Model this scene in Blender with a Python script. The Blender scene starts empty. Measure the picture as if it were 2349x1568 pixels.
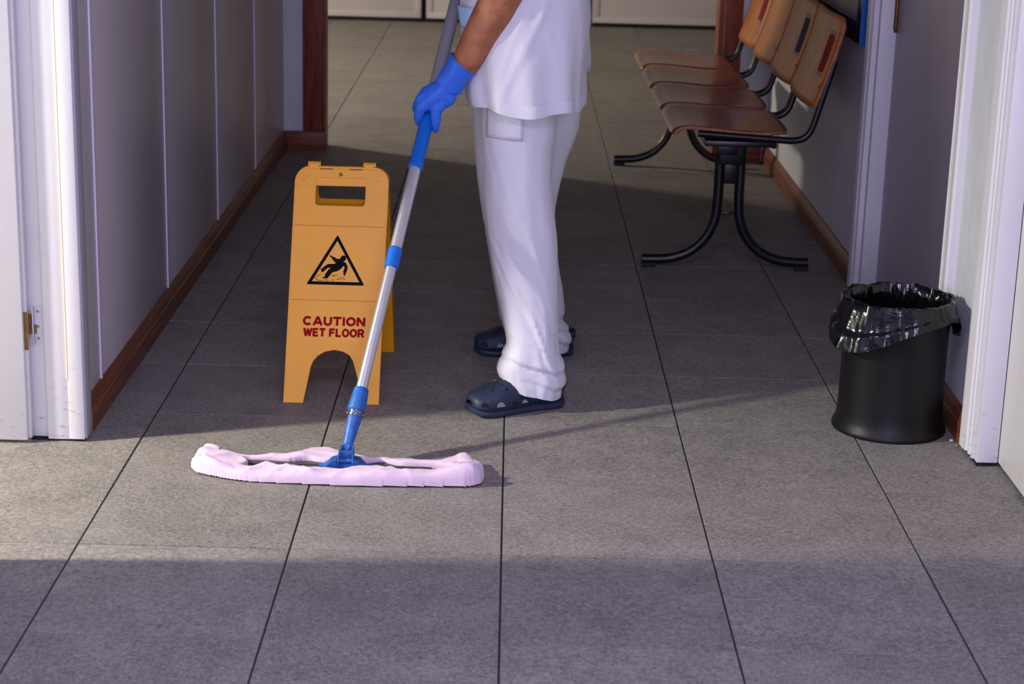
import bpy, bmesh, math, random
from mathutils import Vector, Matrix, Euler, noise
random.seed(7)
PI = math.pi
SC = bpy.context.scene
COL = SC.collection

# ------------------------------------------------------------------ camera
cam_d = bpy.data.cameras.new('camera')
cam = bpy.data.objects.new('camera', cam_d); COL.objects.link(cam)
cam.location = (-0.006445, -4.165, 1.51576)
cam.rotation_euler = (math.radians(74.25869), math.radians(-1.51564), math.radians(0.170215))
cam_d.sensor_width = 36.0
cam_d.lens = 4299.36 / 2349 * 36.0
cam_d.clip_start = 0.05
cam_d.dof.use_dof = True
cam_d.dof.focus_distance = 4.85
cam_d.dof.aperture_fstop = 6.3
SC.camera = cam

# ------------------------------------------------------------------ world, lamps, exposure
w = bpy.data.worlds.new('world'); SC.world = w; w.use_nodes = True
w.node_tree.nodes['Background'].inputs[0].default_value = (0.62, 0.60, 0.85, 1)
w.node_tree.nodes['Background'].inputs[1].default_value = 0.10
SC.view_settings.view_transform = 'Standard'
SC.view_settings.look = 'None'
SC.view_settings.exposure = 0.0
SC.view_settings.gamma = 1.0
SC.view_settings.use_curve_mapping = False
try:
    SC.cycles.use_denoising = True
    SC.cycles.max_bounces = 8
    SC.cycles.sample_clamp_indirect = 4.0
except Exception:
    pass

def lamp(name, typ, loc, energy, color, **kw):
    d = bpy.data.lights.new(name, typ); d.energy = energy; d.color = color
    for k, v in kw.items(): setattr(d, k, v)
    o = bpy.data.objects.new(name, d); COL.objects.link(o); o.location = loc
    return o
# assumed lamp, out of view in the side room on the left, shining through the open doorway
lamp('assumed_side_room_lamp', 'AREA', (-3.7, -0.72, 2.12), 430, (1.0, 0.95, 0.80), shape='DISK', size=0.20)
# assumed ceiling lamp of the room at the far end, unseen off to the left
lamp('assumed_far_room_lamp', 'POINT', (-3.9, 6.4, 2.42), 450, (1.0, 0.89, 0.74), shadow_soft_size=0.12)
# cool ceiling panel, unseen, assumed for the corridor the camera stands in
lamp('assumed_corridor_panel', 'AREA', (0.05, -2.3, 2.60), 53, (0.70, 0.62, 1.0), shape='RECTANGLE', size=1.2, size_y=0.6)
# added cool fill light behind the camera, at the corridor's assumed end window
rw = lamp('rear_fill_light', 'AREA', (0.05, -6.40, 1.55), 115, (0.70, 0.66, 1.0), shape='RECTANGLE', size=1.5, size_y=1.4)
rw.rotation_euler = (math.radians(90), 0, 0)

# ------------------------------------------------------------------ helpers
def lin(c):
    if isinstance(c, str):
        c = tuple(int(c[i:i + 2], 16) / 255 for i in (0, 2, 4))
    return tuple((v / 12.92 if v <= 0.04045 else ((v + 0.055) / 1.055) ** 2.4) for v in c) + (1,)

def mat(name, color, rough=0.5, metal=0.0, var=0.0, vscale=8.0, bump=0.0, bscale=60.0, stretch=(1, 1, 1), color2=None,
        spec=0.5, coat=0.0, detail=4.0, objrand=0.0, sheen=0.0, coords='Object', bdist=0.01):
    m = bpy.data.materials.new(name); m.use_nodes = True
    nt = m.node_tree; p = nt.nodes['Principled BSDF']
    c = lin(color)
    p.inputs['Base Color'].default_value = c
    p.inputs['Roughness'].default_value = rough
    p.inputs['Metallic'].default_value = metal
    p.inputs['Specular IOR Level'].default_value = spec
    p.inputs['Coat Weight'].default_value = coat
    if sheen: p.inputs['Sheen Weight'].default_value = sheen
    if var or bump or color2 or objrand:
        tc = nt.nodes.new('ShaderNodeTexCoord'); mp = nt.nodes.new('ShaderNodeMapping')
        nt.links.new(tc.outputs[coords], mp.inputs[0]); mp.inputs['Scale'].default_value = stretch
        if objrand:
            oi = nt.nodes.new('ShaderNodeObjectInfo'); mu = nt.nodes.new('ShaderNodeMath'); mu.operation = 'MULTIPLY'
            mu.inputs[1].default_value = 37.0
            nt.links.new(oi.outputs['Random'], mu.inputs[0]); cx = nt.nodes.new('ShaderNodeCombineXYZ')
            for k in range(3): nt.links.new(mu.outputs[0], cx.inputs[k])
            nt.links.new(cx.outputs[0], mp.inputs['Location'])
        src = None
        if var or color2:
            n = nt.nodes.new('ShaderNodeTexNoise'); n.inputs['Scale'].default_value = vscale; n.inputs['Detail'].default_value = detail
            n.inputs['Roughness'].default_value = 0.65
            nt.links.new(mp.outputs[0], n.inputs['Vector'])
            r = nt.nodes.new('ShaderNodeValToRGB')
            c2 = lin(color2) if color2 else c
            r.color_ramp.elements[0].position = 0.32; r.color_ramp.elements[1].position = 0.68
            r.color_ramp.elements[0].color = tuple(max(0, v * (1 - var)) for v in c2[:3]) + (1,)
            r.color_ramp.elements[1].color = tuple(min(1, v * (1 + var)) for v in c[:3]) + (1,)
            nt.links.new(n.outputs['Fac'], r.inputs[0]); src = r.outputs[0]
        if objrand and src:
            hs = nt.nodes.new('ShaderNodeHueSaturation'); mr = nt.nodes.new('ShaderNodeMapRange')
            mr.inputs['To Min'].default_value = 1 - objrand; mr.inputs['To Max'].default_value = 1 + objrand
            nt.links.new(oi.outputs['Random'], mr.inputs['Value']); nt.links.new(mr.outputs[0], hs.inputs['Value'])
            nt.links.new(src, hs.inputs['Color']); src = hs.outputs[0]
        if src: nt.links.new(src, p.inputs['Base Color'])
        if bump:
            nb = nt.nodes.new('ShaderNodeTexNoise'); nb.inputs['Scale'].default_value = bscale; nb.inputs['Detail'].default_value = 5.0
            nt.links.new(mp.outputs[0], nb.inputs['Vector'])
            bp = nt.nodes.new('ShaderNodeBump'); bp.inputs['Strength'].default_value = bump; bp.inputs['Distance'].default_value = bdist
            nt.links.new(nb.outputs['Fac'], bp.inputs['Height']); nt.links.new(bp.outputs[0], p.inputs['Normal'])
    return m

def wood(name, dark, light, rough=0.4, axis=0, scale=5.0, coat=0.0, bump=0.03, spec=0.4):
    st = [18, 18, 18]; st[axis] = 1.2
    m = mat(name, light, rough, var=0.08, vscale=scale, color2=dark, stretch=tuple(st), coat=coat, bump=bump, bscale=scale * 2, detail=6, spec=spec)
    return m

def root_loc(o):
    v = Vector((0, 0, 0))
    while o is not None:
        v += o.location; o = o.parent
    return v

def obj(name, bm, m, parent=None, smooth=True, angle=40):
    me = bpy.data.meshes.new(name)
    if isinstance(bm, bmesh.types.BMesh):
        bmesh.ops.recalc_face_normals(bm, faces=bm.faces)
        bm.to_mesh(me); bm.free()
    else:
        me.from_pydata(*bm)
    o = bpy.data.objects.new(name, me); COL.objects.link(o)
    if parent is not None:
        off = root_loc(parent)
        if off.length > 0: me.transform(Matrix.Translation(-off))
        o.parent = parent
    if m is not None: me.materials.append(m)
    if smooth:
        for p in me.polygons: p.use_smooth = True
        try: me.set_sharp_from_angle(angle=math.radians(angle))
        except Exception: pass
    me.update()
    return o

def thing(name, label, cat, loc=(0, 0, 0), group=None):
    o = bpy.data.objects.new(name, None); COL.objects.link(o); o.location = loc
    o.empty_display_size = 0.1
    o['label'] = label; o['category'] = cat
    if group: o['group'] = group
    return o

def tag(o, label, cat, group=None):
    o['label'] = label; o['category'] = cat
    if group: o['group'] = group
    return o

def struct(name, bm, m, label=None, parent=None, **kw):
    o = obj(name, bm, m, parent, **kw)
    if parent is None:
        o['kind'] = 'structure'
        if label: o['label'] = label
    return o

def box(bm, x0, x1, y0, y1, z0, z1, bev=0.0):
    vs = [bm.verts.new((x, y, z)) for z in (z0, z1) for y in (y0, y1) for x in (x0, x1)]
    idx = [(0, 2, 3, 1), (4, 5, 7, 6), (0, 1, 5, 4), (2, 6, 7, 3), (0, 4, 6, 2), (1, 3, 7, 5)]
    fs = [bm.faces.new([vs[i] for i in f]) for f in idx]
    if bev:
        es = list({e for f in fs for e in f.edges})
        bmesh.ops.bevel(bm, geom=es, offset=bev, segments=2, affect='EDGES', profile=0.5)
    return fs

def BX(x0, x1, y0, y1, z0, z1, bev=0.0):
    bm = bmesh.new(); box(bm, x0, x1, y0, y1, z0, z1, bev); return bm

def loft(bm, rings, closed=True, cap0=False, cap1=False):
    V = [[bm.verts.new(p) for p in r] for r in rings]
    n = len(rings[0])
    for i in range(len(V) - 1):
        for j in range(n if closed else n - 1):
            k = (j + 1) % n
            bm.faces.new((V[i][j], V[i][k], V[i + 1][k], V[i + 1][j]))
    if cap0: bm.faces.new(list(reversed(V[0])))
    if cap1: bm.faces.new(V[-1])
    return V

def frame_at(t):
    t = Vector(t).normalized()
    up = Vector((0, 0, 1)) if abs(t.z) < 0.95 else Vector((1, 0, 0))
    a = t.cross(up).normalized(); b = t.cross(a).normalized()
    return a, b

def tube(bm, pts, rad, n=16, cap=True, flat=None):
    pts = [Vector(p) for p in pts]
    if not isinstance(rad, (list, tuple)): rad = [rad] * len(pts)
    rings = []; pa = None
    for i, p in enumerate(pts):
        t = (pts[min(i + 1, len(pts) - 1)] - pts[max(i - 1, 0)])
        if t.length < 1e-9: t = Vector((0, 0, 1))
        t.normalize()
        if pa is None: a, b = frame_at(t)
        else:
            a = (pa - t * pa.dot(t)).normalized(); b = t.cross(a)
        pa = a
        rings.append([p + (a * math.cos(2 * PI * k / n) + b * math.sin(2 * PI * k / n)) * rad[i] for k in range(n)])
    loft(bm, rings, True, cap, cap)

def lathe(bm, prof, c=(0, 0, 0), n=48, axis=None):
    c = Vector(c); rings = []
    for r, z in prof:
        rings.append([c + Vector((r * math.cos(2 * PI * k / n), r * math.sin(2 * PI * k / n), z)) for k in range(n)])
    loft(bm, rings)

def catmull(P, m):
    P = [Vector(p) for p in P]; out = []
    Q = [P[0] * 2 - P[1]] + P + [P[-1] * 2 - P[-2]]
    for i in range(1, len(Q) - 2):
        for k in range(m):
            t = k / m
            p0, p1, p2, p3 = Q[i - 1], Q[i], Q[i + 1], Q[i + 2]
            out.append(0.5 * ((2 * p1) + (p2 - p0) * t + (2 * p0 - 5 * p1 + 4 * p2 - p3) * t * t + (3 * p1 - p0 - 3 * p2 + p3) * t ** 3))
    out.append(P[-1]); return out

def interp(tab, x):
    """tab: sorted list of (x, values...) -> smooth interpolation"""
    if x <= tab[0][0]: return tab[0][1:]
    for i in range(len(tab) - 1):
        a, b = tab[i], tab[i + 1]
        if x <= b[0]:
            t = (x - a[0]) / (b[0] - a[0])
            return tuple(u + (v - u) * t for u, v in zip(a[1:], b[1:]))
    return tab[-1][1:]

def extrude_poly(bm, pts, n0, n1, T=lambda u, v, w: Vector((u, v, w))):
    """polygon (u,v) extruded in w from n0 to n1, mapped through T"""
    A = [bm.verts.new(T(u, v, n0)) for u, v in pts]; B = [bm.verts.new(T(u, v, n1)) for u, v in pts]
    bm.faces.new(A); bm.faces.new(list(reversed(B)))
    k = len(pts)
    for i in range(k):
        bm.faces.new((A[i], B[i], B[(i + 1) % k], A[(i + 1) % k]))

def ellipsoid(bm, c, r, rot=None, seg=20, ring=14):
    M = Matrix.Translation(Vector(c)) @ (rot.to_matrix().to_4x4() if rot else Matrix.Identity(4)) @ Matrix.Diagonal((r[0], r[1], r[2], 1))
    bmesh.ops.create_uvsphere(bm, u_segments=seg, v_segments=ring, radius=1.0, matrix=M)

def capsule_chain(bm, pts, rad, sub=6):
    P = catmull(pts, sub) if len(pts) > 2 else [Vector(pts[0]).lerp(Vector(pts[1]), k / sub) for k in range(sub + 1)]
    n = len(P) - 1
    R = []
    for i in range(len(P)):
        f = i / n * (len(rad) - 1); k = min(int(f), len(rad) - 2); R.append(rad[k] + (rad[k + 1] - rad[k]) * (f - k))
    tube(bm, P, R, 14)
    ellipsoid(bm, P[0], (R[0],) * 3, seg=14, ring=10); ellipsoid(bm, P[-1], (R[-1],) * 3, seg=14, ring=10)

def fuse(o, voxel, smooth=6, fac=0.5):
    r = o.modifiers.new('fuse', 'REMESH'); r.mode = 'VOXEL'; r.voxel_size = voxel; r.use_smooth_shade = True
    if smooth:
        s = o.modifiers.new('soften', 'SMOOTH'); s.iterations = smooth; s.factor = fac
    return o

# ------------------------------------------------------------------ materials
M = {}
M['grout'] = mat('grout', '2b2728', 0.9, var=0.2, vscale=30)
M['white_paint'] = mat('white_paint', 'd8d6d9', 0.38, var=0.03, vscale=3, bump=0.02, bscale=25)
M['white_door'] = mat('white_door', 'dad8da', 0.42, var=0.03, vscale=2.0)
M['laminate'] = mat('grey_laminate', 'c8c2c4', 0.34, var=0.05, vscale=2.5, stretch=(1, 1, 0.3))
M['strip'] = mat('pale_strip', 'e4def0', 0.3)
M['wall'] = mat('wall_paint', 'd0d3d8', 0.5, var=0.06, vscale=14, bump=0.18, bscale=70, stretch=(1, 1, 0.5))
M['ceil'] = mat('ceiling_paint', '8f8e96', 0.9)
M['farwall'] = mat('far_wall_paint', 'b9b2b0', 0.6, var=0.03, vscale=2)
M['wood_bb'] = wood('baseboard_wood', '4f2a1a', '80492c', 0.42, axis=1, scale=4)
M['wood_bbx'] = wood('plinth_wood', '5a2a1a', '8a4a30', 0.45, axis=0, scale=4)
M['wood_case'] = wood('casing_wood', '5e2a1e', '934a35', 0.42, axis=2, scale=4)
M['wood_raw'] = wood('cut_end_wood', '9a5a30', 'c08048', 0.6, axis=2, scale=6)
M['dark_door'] = mat('grey_door_laminate', 'aba4aa', 0.36, var=0.06, vscale=3, stretch=(1, 1, 0.25))
M['gap'] = mat('dark_gap', '121011', 0.9)
M['brass'] = mat('aged_brass', '8a6a3c', 0.38, 0.9, var=0.25, vscale=40)
M['painted_metal'] = mat('painted_hinge', 'c9cad6', 0.35, 0.2)
M['steel'] = mat('steel', '8c8e92', 0.3, 1.0)
M['alu'] = mat('brushed_aluminium', 'cfcfd2', 0.34, 0.75, var=0.04, vscale=60, stretch=(1, 1, 0.05))
M['alu_shaded'] = mat('shaded_tube_grey', '9b9ba2', 0.38, 0.45)  # shade on the pole above the hand, put into its darker grey
M['blue'] = mat('blue_plastic', '0f66c4', 0.36, var=0.06, vscale=20)
M['blue_worn'] = mat('worn_blue_plastic', '1463b8', 0.48, var=0.15, vscale=30, color2='2a4a78')
M['frame_dark'] = mat('mop_frame_plastic', '4c4a47', 0.55, var=0.1, vscale=25)
M['cloth'] = mat('pink_mop_cloth', 'd4bcd0', 0.9, var=0.05, vscale=14, bump=0.12, bscale=320, sheen=0.3, bdist=0.002)
M['yellow'] = mat('yellow_plastic', 'f2a91a', 0.42, var=0.05, vscale=9, bump=0.03, bscale=150, bdist=0.002)
M['yellow_line'] = mat('scored_line', '8a5a18', 0.6)
M['ink'] = mat('black_print', '0b0a08', 0.7, spec=0.1)
M['red_ink'] = mat('red_print', '960a1c', 0.7, spec=0.1)
M['black_steel'] = mat('black_lacquered_steel', '0d0d10', 0.36, 0.0, spec=0.5)
M['black_plastic'] = mat('black_bin_plastic', '0b0b0d', 0.45, spec=0.3, var=0.15, vscale=40, bump=0.05, bscale=220, bdist=0.002)
M['seat'] = wood('seat_veneer', '6e340e', '8a4714', 0.26, axis=1, scale=2.2, coat=0.12, spec=0.35, bump=0.0)
M['back'] = wood('backrest_veneer', 'a85c1e', 'bd752c', 0.40, axis=2, scale=1.6, coat=0.0, spec=0.22, bump=0.0)
M['ply'] = wood('plywood_edge', '8a503a', 'b57a60', 0.5, axis=1, scale=8)
M['skin'] = mat('skin', 'a86a44', 0.58, var=0.12, vscale=18, color2='8c5236', bump=0.06, bscale=120, bdist=0.003)
M['hair'] = mat('dark_hair', '2a2019', 0.6, var=0.3, vscale=60)
M['white_cloth'] = mat('white_cotton', 'cfced6', 0.85, var=0.015, vscale=12, bump=0.16, bscale=38, sheen=0.15, bdist=0.012)
M['blue_cloth'] = mat('pale_blue_cotton', '9fc4e6', 0.85)
M['glove'] = mat('blue_nitrile', '2f6bdc', 0.42, var=0.05, vscale=25, bump=0.14, bscale=55, bdist=0.006)
M['clog'] = mat('navy_foam', '1d2740', 0.55, var=0.12, vscale=50)
M['hole'] = mat('clog_hole_dark', '06070c', 0.8)
M['sock'] = mat('grey_sock', '8f8794', 0.9)
M['eye'] = mat('eye_white', 'e8e4e0', 0.2)
M['navy'] = mat('navy_board_rail', '1c2436', 0.25)
M['board_blue'] = mat('blue_board_edge', '0b5fa8', 0.35)
M['board_grey'] = mat('grey_board_face', '76757a', 0.5, var=0.05, vscale=5)
M['tape'] = mat('blue_grey_tape', '8098b4', 0.7, var=0.2, vscale=60)
M['crumb'] = mat('plaster_crumb', 'b9b6c0', 0.9)
M['label_blue'] = mat('blue_label', '16304e', 0.7, spec=0.1)
M['label_red'] = mat('red_label', '8c1222', 0.7, spec=0.1)
M['holder'] = mat('clear_label_holder', '80706a', 0.5, spec=0.2)
M['dark_rubber'] = mat('rubber', '0a0a0c', 0.7)

def add_scuffs(m, amount=0.55):
    nt = m.node_tree; p = nt.nodes['Principled BSDF']; L = nt.links.new
    src = p.inputs['Base Color'].links[0].from_socket
    tc = nt.nodes.new('ShaderNodeTexCoord'); sp = nt.nodes.new('ShaderNodeSeparateXYZ'); L(tc.outputs['Object'], sp.inputs[0])
    mp = nt.nodes.new('ShaderNodeMapping'); mp.inputs['Scale'].default_value = (1, 1, 3.0); L(tc.outputs['Object'], mp.inputs[0])
    n = nt.nodes.new('ShaderNodeTexNoise'); n.inputs['Scale'].default_value = 32; n.inputs['Detail'].default_value = 5; L(mp.outputs[0], n.inputs['Vector'])
    r = nt.nodes.new('ShaderNodeMapRange'); r.inputs['From Min'].default_value = 0.60; r.inputs['From Max'].default_value = 0.72; L(n.outputs['Fac'], r.inputs['Value'])
    z = nt.nodes.new('ShaderNodeMapRange'); z.inputs['From Min'].default_value = 0.22; z.inputs['From Max'].default_value = 0.02; z.inputs['To Max'].default_value = amount; L(sp.outputs['Z'], z.inputs['Value'])
    mu = nt.nodes.new('ShaderNodeMath'); mu.operation = 'MULTIPLY'; L(r.outputs[0], mu.inputs[0]); L(z.outputs[0], mu.inputs[1])
    mx = nt.nodes.new('ShaderNodeMixRGB'); mx.inputs[2].default_value = lin('5a544f'); L(mu.outputs[0], mx.inputs[0]); L(src, mx.inputs[1]); L(mx.outputs[0], p.inputs['Base Color'])
add_scuffs(M['white_paint']); add_scuffs(M['white_door'], 0.3)

def liner_material():
    m = mat('black_bin_liner', '08080a', 0.15, spec=0.5)
    nt = m.node_tree; p = nt.nodes['Principled BSDF']
    tc = nt.nodes.new('ShaderNodeTexCoord')
    n = nt.nodes.new('ShaderNodeTexNoise'); n.inputs['Scale'].default_value = 15; n.inputs['Detail'].default_value = 4
    n.inputs['Distortion'].default_value = 0.8
    nt.links.new(tc.outputs['Object'], n.inputs['Vector'])
    bp = nt.nodes.new('ShaderNodeBump'); bp.inputs['Strength'].default_value = 0.5; bp.inputs['Distance'].default_value = 0.010
    nt.links.new(n.outputs['Fac'], bp.inputs['Height']); nt.links.new(bp.outputs[0], p.inputs['Normal'])
    return m
M['liner'] = liner_material()

def tile_material():
    m = bpy.data.materials.new('grey_woven_tile'); m.use_nodes = True
    nt = m.node_tree; p = nt.nodes['Principled BSDF']; L = nt.links.new
    tc = nt.nodes.new('ShaderNodeTexCoord'); oi = nt.nodes.new('ShaderNodeObjectInfo')
    mu = nt.nodes.new('ShaderNodeMath'); mu.operation = 'MULTIPLY'; mu.inputs[1].default_value = 53.0
    L(oi.outputs['Random'], mu.inputs[0]); cx = nt.nodes.new('ShaderNodeCombineXYZ')
    for k in range(3): L(mu.outputs[0], cx.inputs[k])
    def noi(scale, st, detail, rough=0.6):
        mp = nt.nodes.new('ShaderNodeMapping'); mp.inputs['Scale'].default_value = st
        L(tc.outputs['Object'], mp.inputs[0]); L(cx.outputs[0], mp.inputs['Location'])
        n = nt.nodes.new('ShaderNodeTexNoise'); n.inputs['Scale'].default_value = scale; n.inputs['Detail'].default_value = detail
        n.inputs['Roughness'].default_value = rough
        L(mp.outputs[0], n.inputs['Vector']); return n.outputs['Fac']
    a = noi(150, (1, 0.55, 1), 3.0, 0.75); b = noi(150, (0.45, 1, 1), 3.0, 0.75); c = noi(7, (1, 1, 1), 4.0); s = noi(330, (1, 1, 1), 2.0)
    def mix(x, y, op, v=None):
        n = nt.nodes.new('ShaderNodeMath'); n.operation = op
        L(x, n.inputs[0])
        if y is not None: L(y, n.inputs[1])
        else: n.inputs[1].default_value = v
        return n.outputs[0]
    ab = mix(mix(a, b, 'ADD'), s, 'ADD'); ab = mix(ab, None, 'MULTIPLY', 0.3333)
    tot = mix(mix(ab, None, 'MULTIPLY', 0.86), mix(c, None, 'MULTIPLY', 0.14), 'ADD')
    r = nt.nodes.new('ShaderNodeValToRGB')
    r.color_ramp.elements[0].position = 0.40; r.color_ramp.elements[1].position = 0.60
    r.color_ramp.elements[0].color = lin('595653'); r.color_ramp.elements[1].color = lin('9b968e')
    L(tot, r.inputs[0])
    hs = nt.nodes.new('ShaderNodeHueSaturation'); mr = nt.nodes.new('ShaderNodeMapRange')
    mr.inputs['To Min'].default_value = 0.93; mr.inputs['To Max'].default_value = 1.07
    L(oi.outputs['Random'], mr.inputs['Value']); L(mr.outputs[0], hs.inputs['Value']); L(r.outputs[0], hs.inputs['Color'])
    L(hs.outputs[0], p.inputs['Base Color'])
    p.inputs['Roughness'].default_value = 0.62
    p.inputs['Specular IOR Level'].default_value = 0.25
    bp = nt.nodes.new('ShaderNodeBump'); bp.inputs['Strength'].default_value = 0.12; bp.inputs['Distance'].default_value = 0.002
    L(ab, bp.inputs['Height']); L(bp.outputs[0], p.inputs['Normal'])
    return m
M['tile'] = tile_material()

# ------------------------------------------------------------------ setting: floor
T = 0.45
XL, XR = -1.045, 1.175          # wall faces of the corridor
YP = 4.40                       # partition at the far end of the corridor
CEIL = 2.65
bm = bmesh.new()
box(bm, -5.2, 3.3, -6.6, 10.1, -0.06, -0.0045)
floor = struct('floor', bm, M['grout'], 'grey woven-look ceramic tile floor with dark joints running down the corridor', smooth=False)
bm = bmesh.new()
box(bm, -T / 2 + 0.0020, T / 2 - 0.0020, -T / 2 + 0.0013, T / 2 - 0.0013, -0.012, 0.0)
es = [e for e in bm.edges if all(abs(v.co.z) < 1e-6 for v in e.verts)]
bmesh.ops.bevel(bm, geom=es, offset=0.0009, segments=1, affect='EDGES')
tile_me = bpy.data.meshes.new('floor_tile'); bmesh.ops.recalc_face_normals(bm, faces=bm.faces); bm.to_mesh(tile_me); bm.free()
tile_me.materials.append(M['tile'])
rt = random.Random(3)
cells = []
for j in range(-9, 22):
    if j < 9: cols = range(-3, 3)
    else: cols = range(-4, 4)
    for i in cols: cells.append((i, j))
for j in range(-3, 2):
    for i in (-4, -5): cells.append((i, j))
for i, j in cells:
    o = bpy.data.objects.new('floor_tile', tile_me); COL.objects.link(o); o.parent = floor
    o.location = ((i + 0.5) * T, (j + 0.5) * T, rt.uniform(-0.0007, 0.0002))
    o.rotation_euler = (rt.uniform(-0.0012, 0.0012), rt.uniform(-0.0010, 0.0010), rt.choice((0, PI)))
# the rest of the side rooms' tiling, out of sight: one part
bm = bmesh.new()
have = set(cells)
for j in range(-15, 23):
    for i in range(-12, 8):
        if (i, j) in have: continue
        if j < 9 and i > 2: continue
        if 2 <= j < 9 and i < -3: continue
        x, y = i * T, j * T
        box(bm, x + 0.002, x + T - 0.002, y + 0.001, y + T - 0.001, -0.012, -0.0003)
o = obj('floor_tile_field', bm, M['tile'], floor, smooth=False); o['kind'] = 'stuff'

# ------------------------------------------------------------------ setting: walls
# left corridor wall beyond the doorway: laminate panels with pale cover strips
wl = struct('wall_left', BX(XL - 0.12, XL - 0.014, 0.275, YP, 0, CEIL), M['ceil'], 'corridor wall clad with grey laminate panels', smooth=False)
ys = [0.276, 0.470, 1.432, 2.434, 3.432, YP - 0.002]
for k in range(5):
    obj('wall_panel', BX(XL - 0.014, XL, ys[k] + 0.002, ys[k + 1] - 0.002, 0.05, CEIL, 0.0015), M['laminate'], wl)
for k in range(1, 5):
    obj('panel_strip', BX(XL - 0.004, XL + 0.004, ys[k] - 0.007, ys[k] + 0.007, 0.06, CEIL, 0.002), M['strip'], wl)
# near part of the left wall (towards the camera, out of frame)
struct('wall_left_near', BX(-1.165, -1.048, -6.5, -0.62, 0, CEIL), M['wall'], 'plain corridor wall before the doorway', smooth=False)
struct('wall_left_lintel', BX(-1.165, -1.03, -0.62, 0.275, 2.1, CEIL), M['wall'], 'wall above the left doorway', smooth=False)

def board_profile(side, x, y0, y1, h=0.085, d=0.017):
    """moulded baseboard running along y; side=+1 sticks out towards +x"""
    prof = [(0, 0), (d, 0), (d, h * 0.60), (d * 0.80, h * 0.64), (d * 0.92, h * 0.70), (d * 0.80, h * 0.78), (d * 0.55, h * 0.92), (d * 0.35, h), (0, h)]
    bm = bmesh.new()
    A = [bm.verts.new((x + side * p, y0, z)) for p, z in prof]; B = [bm.verts.new((x + side * p, y1, z)) for p, z in prof]
    k = len(prof)
    for i in range(k): bm.faces.new((A[i], A[(i + 1) % k], B[(i + 1) % k], B[i]))
    bm.faces.new(A); bm.faces.new(list(reversed(B)))
    return bm
bl = struct('baseboard_left', board_profile(1, XL, 0.286, 1.69), M['wood_bb'], 'brown moulded wooden baseboard under the laminate panels', angle=20)
obj('baseboard_length', board_profile(1, XL, 1.692, YP), M['wood_bb'], bl, angle=20)
bm = bmesh.new()
A = [(XL, 0.2855, 0.0), (XL + 0.0165, 0.2855, 0.0), (XL + 0.0165, 0.2855, 0.045), (XL + 0.004, 0.2855, 0.080), (XL, 0.2855, 0.082)]
extrude_poly(bm, [(a[0], a[2]) for a in A], 0.2835, 0.2858, lambda u, v, q: Vector((u, q, v)))
obj('cut_end', bm, M['wood_raw'], bl, smooth=False)

# ---- left doorway: jamb, casing, open white leaf
tr = struct('trim_1', BX(-1.068, -1.030, 0.205, 0.272, 0.006, 2.16, 0.003), M['white_paint'], 'white painted door casing at the left doorway, scuffed near the floor')
obj('jamb_board', BX(-1.122, -1.067, 0.209, 0.262, 0.004, 2.10, 0.003), M['white_paint'], tr)
obj('jamb_rebate', BX(-1.168, -1.120, 0.221, 0.262, 0.004, 2.10, 0.002), M['white_paint'], tr)
obj('casing_side', BX(-1.0302, -1.027, 0.215, 0.2745, 0.006, 2.16, 0.001), mat('grey_casing_edge', 'a9a9b4', 0.5), tr)
obj('filler_bead', BX(-1.0700, -1.0660, 0.2045, 0.210, 0.16, 2.10, 0.001), mat('yellowed_filler', 'f0e3c2', 0.5), tr)
obj('floor_gap', BX(-1.165, -1.032, 0.215, 0.270, -0.002, 0.008), M['gap'], tr, smooth=False)  # near-black block filling the gap under casing and jamb
obj('near_jamb', BX(-1.168, -1.046, -0.62, -0.556, 0.004, 2.16, 0.003), M['white_paint'], tr)
obj('head_jamb', BX(-1.168, -1.028, -0.56, 0.272, 2.06, 2.16, 0.003), M['white_paint'], tr)
# frame hinge
hg = obj('hinge', BX(-1.1492, -1.1462, 0.208, 0.2225, 0.243, 0.338, 0.0008), M['painted_metal'], tr)
bm = bmesh.new()
pl = []
zc0, zc1, hw = 0.250, 0.332, 0.0085
for k in range(13): pl.append((-1.1375 + hw * math.cos(PI * k / 12), zc1 + hw * math.sin(PI * k / 12)))
for k in range(13): pl.append((-1.1375 - hw * math.cos(PI * k / 12), zc0 - hw * math.sin(PI * k / 12)))
extrude_poly(bm, pl, 0.2195, 0.2215, lambda u, v, q: Vector((u, q, v)))
pt = obj('hinge_plate', bm, M['painted_metal'], tr, smooth=False)
for z in (0.326, 0.288, 0.258):
    bm = bmesh.new(); tube(bm, [(-1.1375, 0.2198, z), (-1.1375, 0.2183, z)], [0.0038, 0.003], 14)
    obj('screw', bm, M['steel'], pt)
bm = bmesh.new(); tube(bm, [(-1.1535, 0.212, 0.272), (-1.1535, 0.212, 0.296)], 0.0048, 14); obj('hinge_barrel', bm, M['brass'], hg)
bm = bmesh.new(); tube(bm, [(-1.1545, 0.211, 0.297), (-1.1545, 0.211, 0.320)], 0.0042, 14); obj('hinge_pin', bm, M['brass'], hg)
bm = bmesh.new(); box(bm, -1.152, -1.141, 0.216, 0.2195, 0.271, 0.293); obj('hinge_tongue', bm, M['brass'], hg)

d1 = struct('door_1', BX(-1.905, -1.166, 0.184, 0.221, 0.008, 2.05, 0.002), M['white_door'], 'open white door leaf seen face on at the left edge')
obj('hinge_edge', BX(-1.1665, -1.158, 0.196, 0.221, 0.010, 2.05, 0.002), M['white_paint'], d1)
obj('hinge_leaf', BX(-1.1655, -1.1565, 0.1950, 0.1975, 0.235, 0.330), M['brass'], d1)
bm = bmesh.new(); tube(bm, [(-1.84, 0.184, 1.02), (-1.84, 0.13, 1.02), (-1.74, 0.13, 1.02)], 0.009, 10); obj('door_handle', bm, M['steel'], d1)

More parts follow.
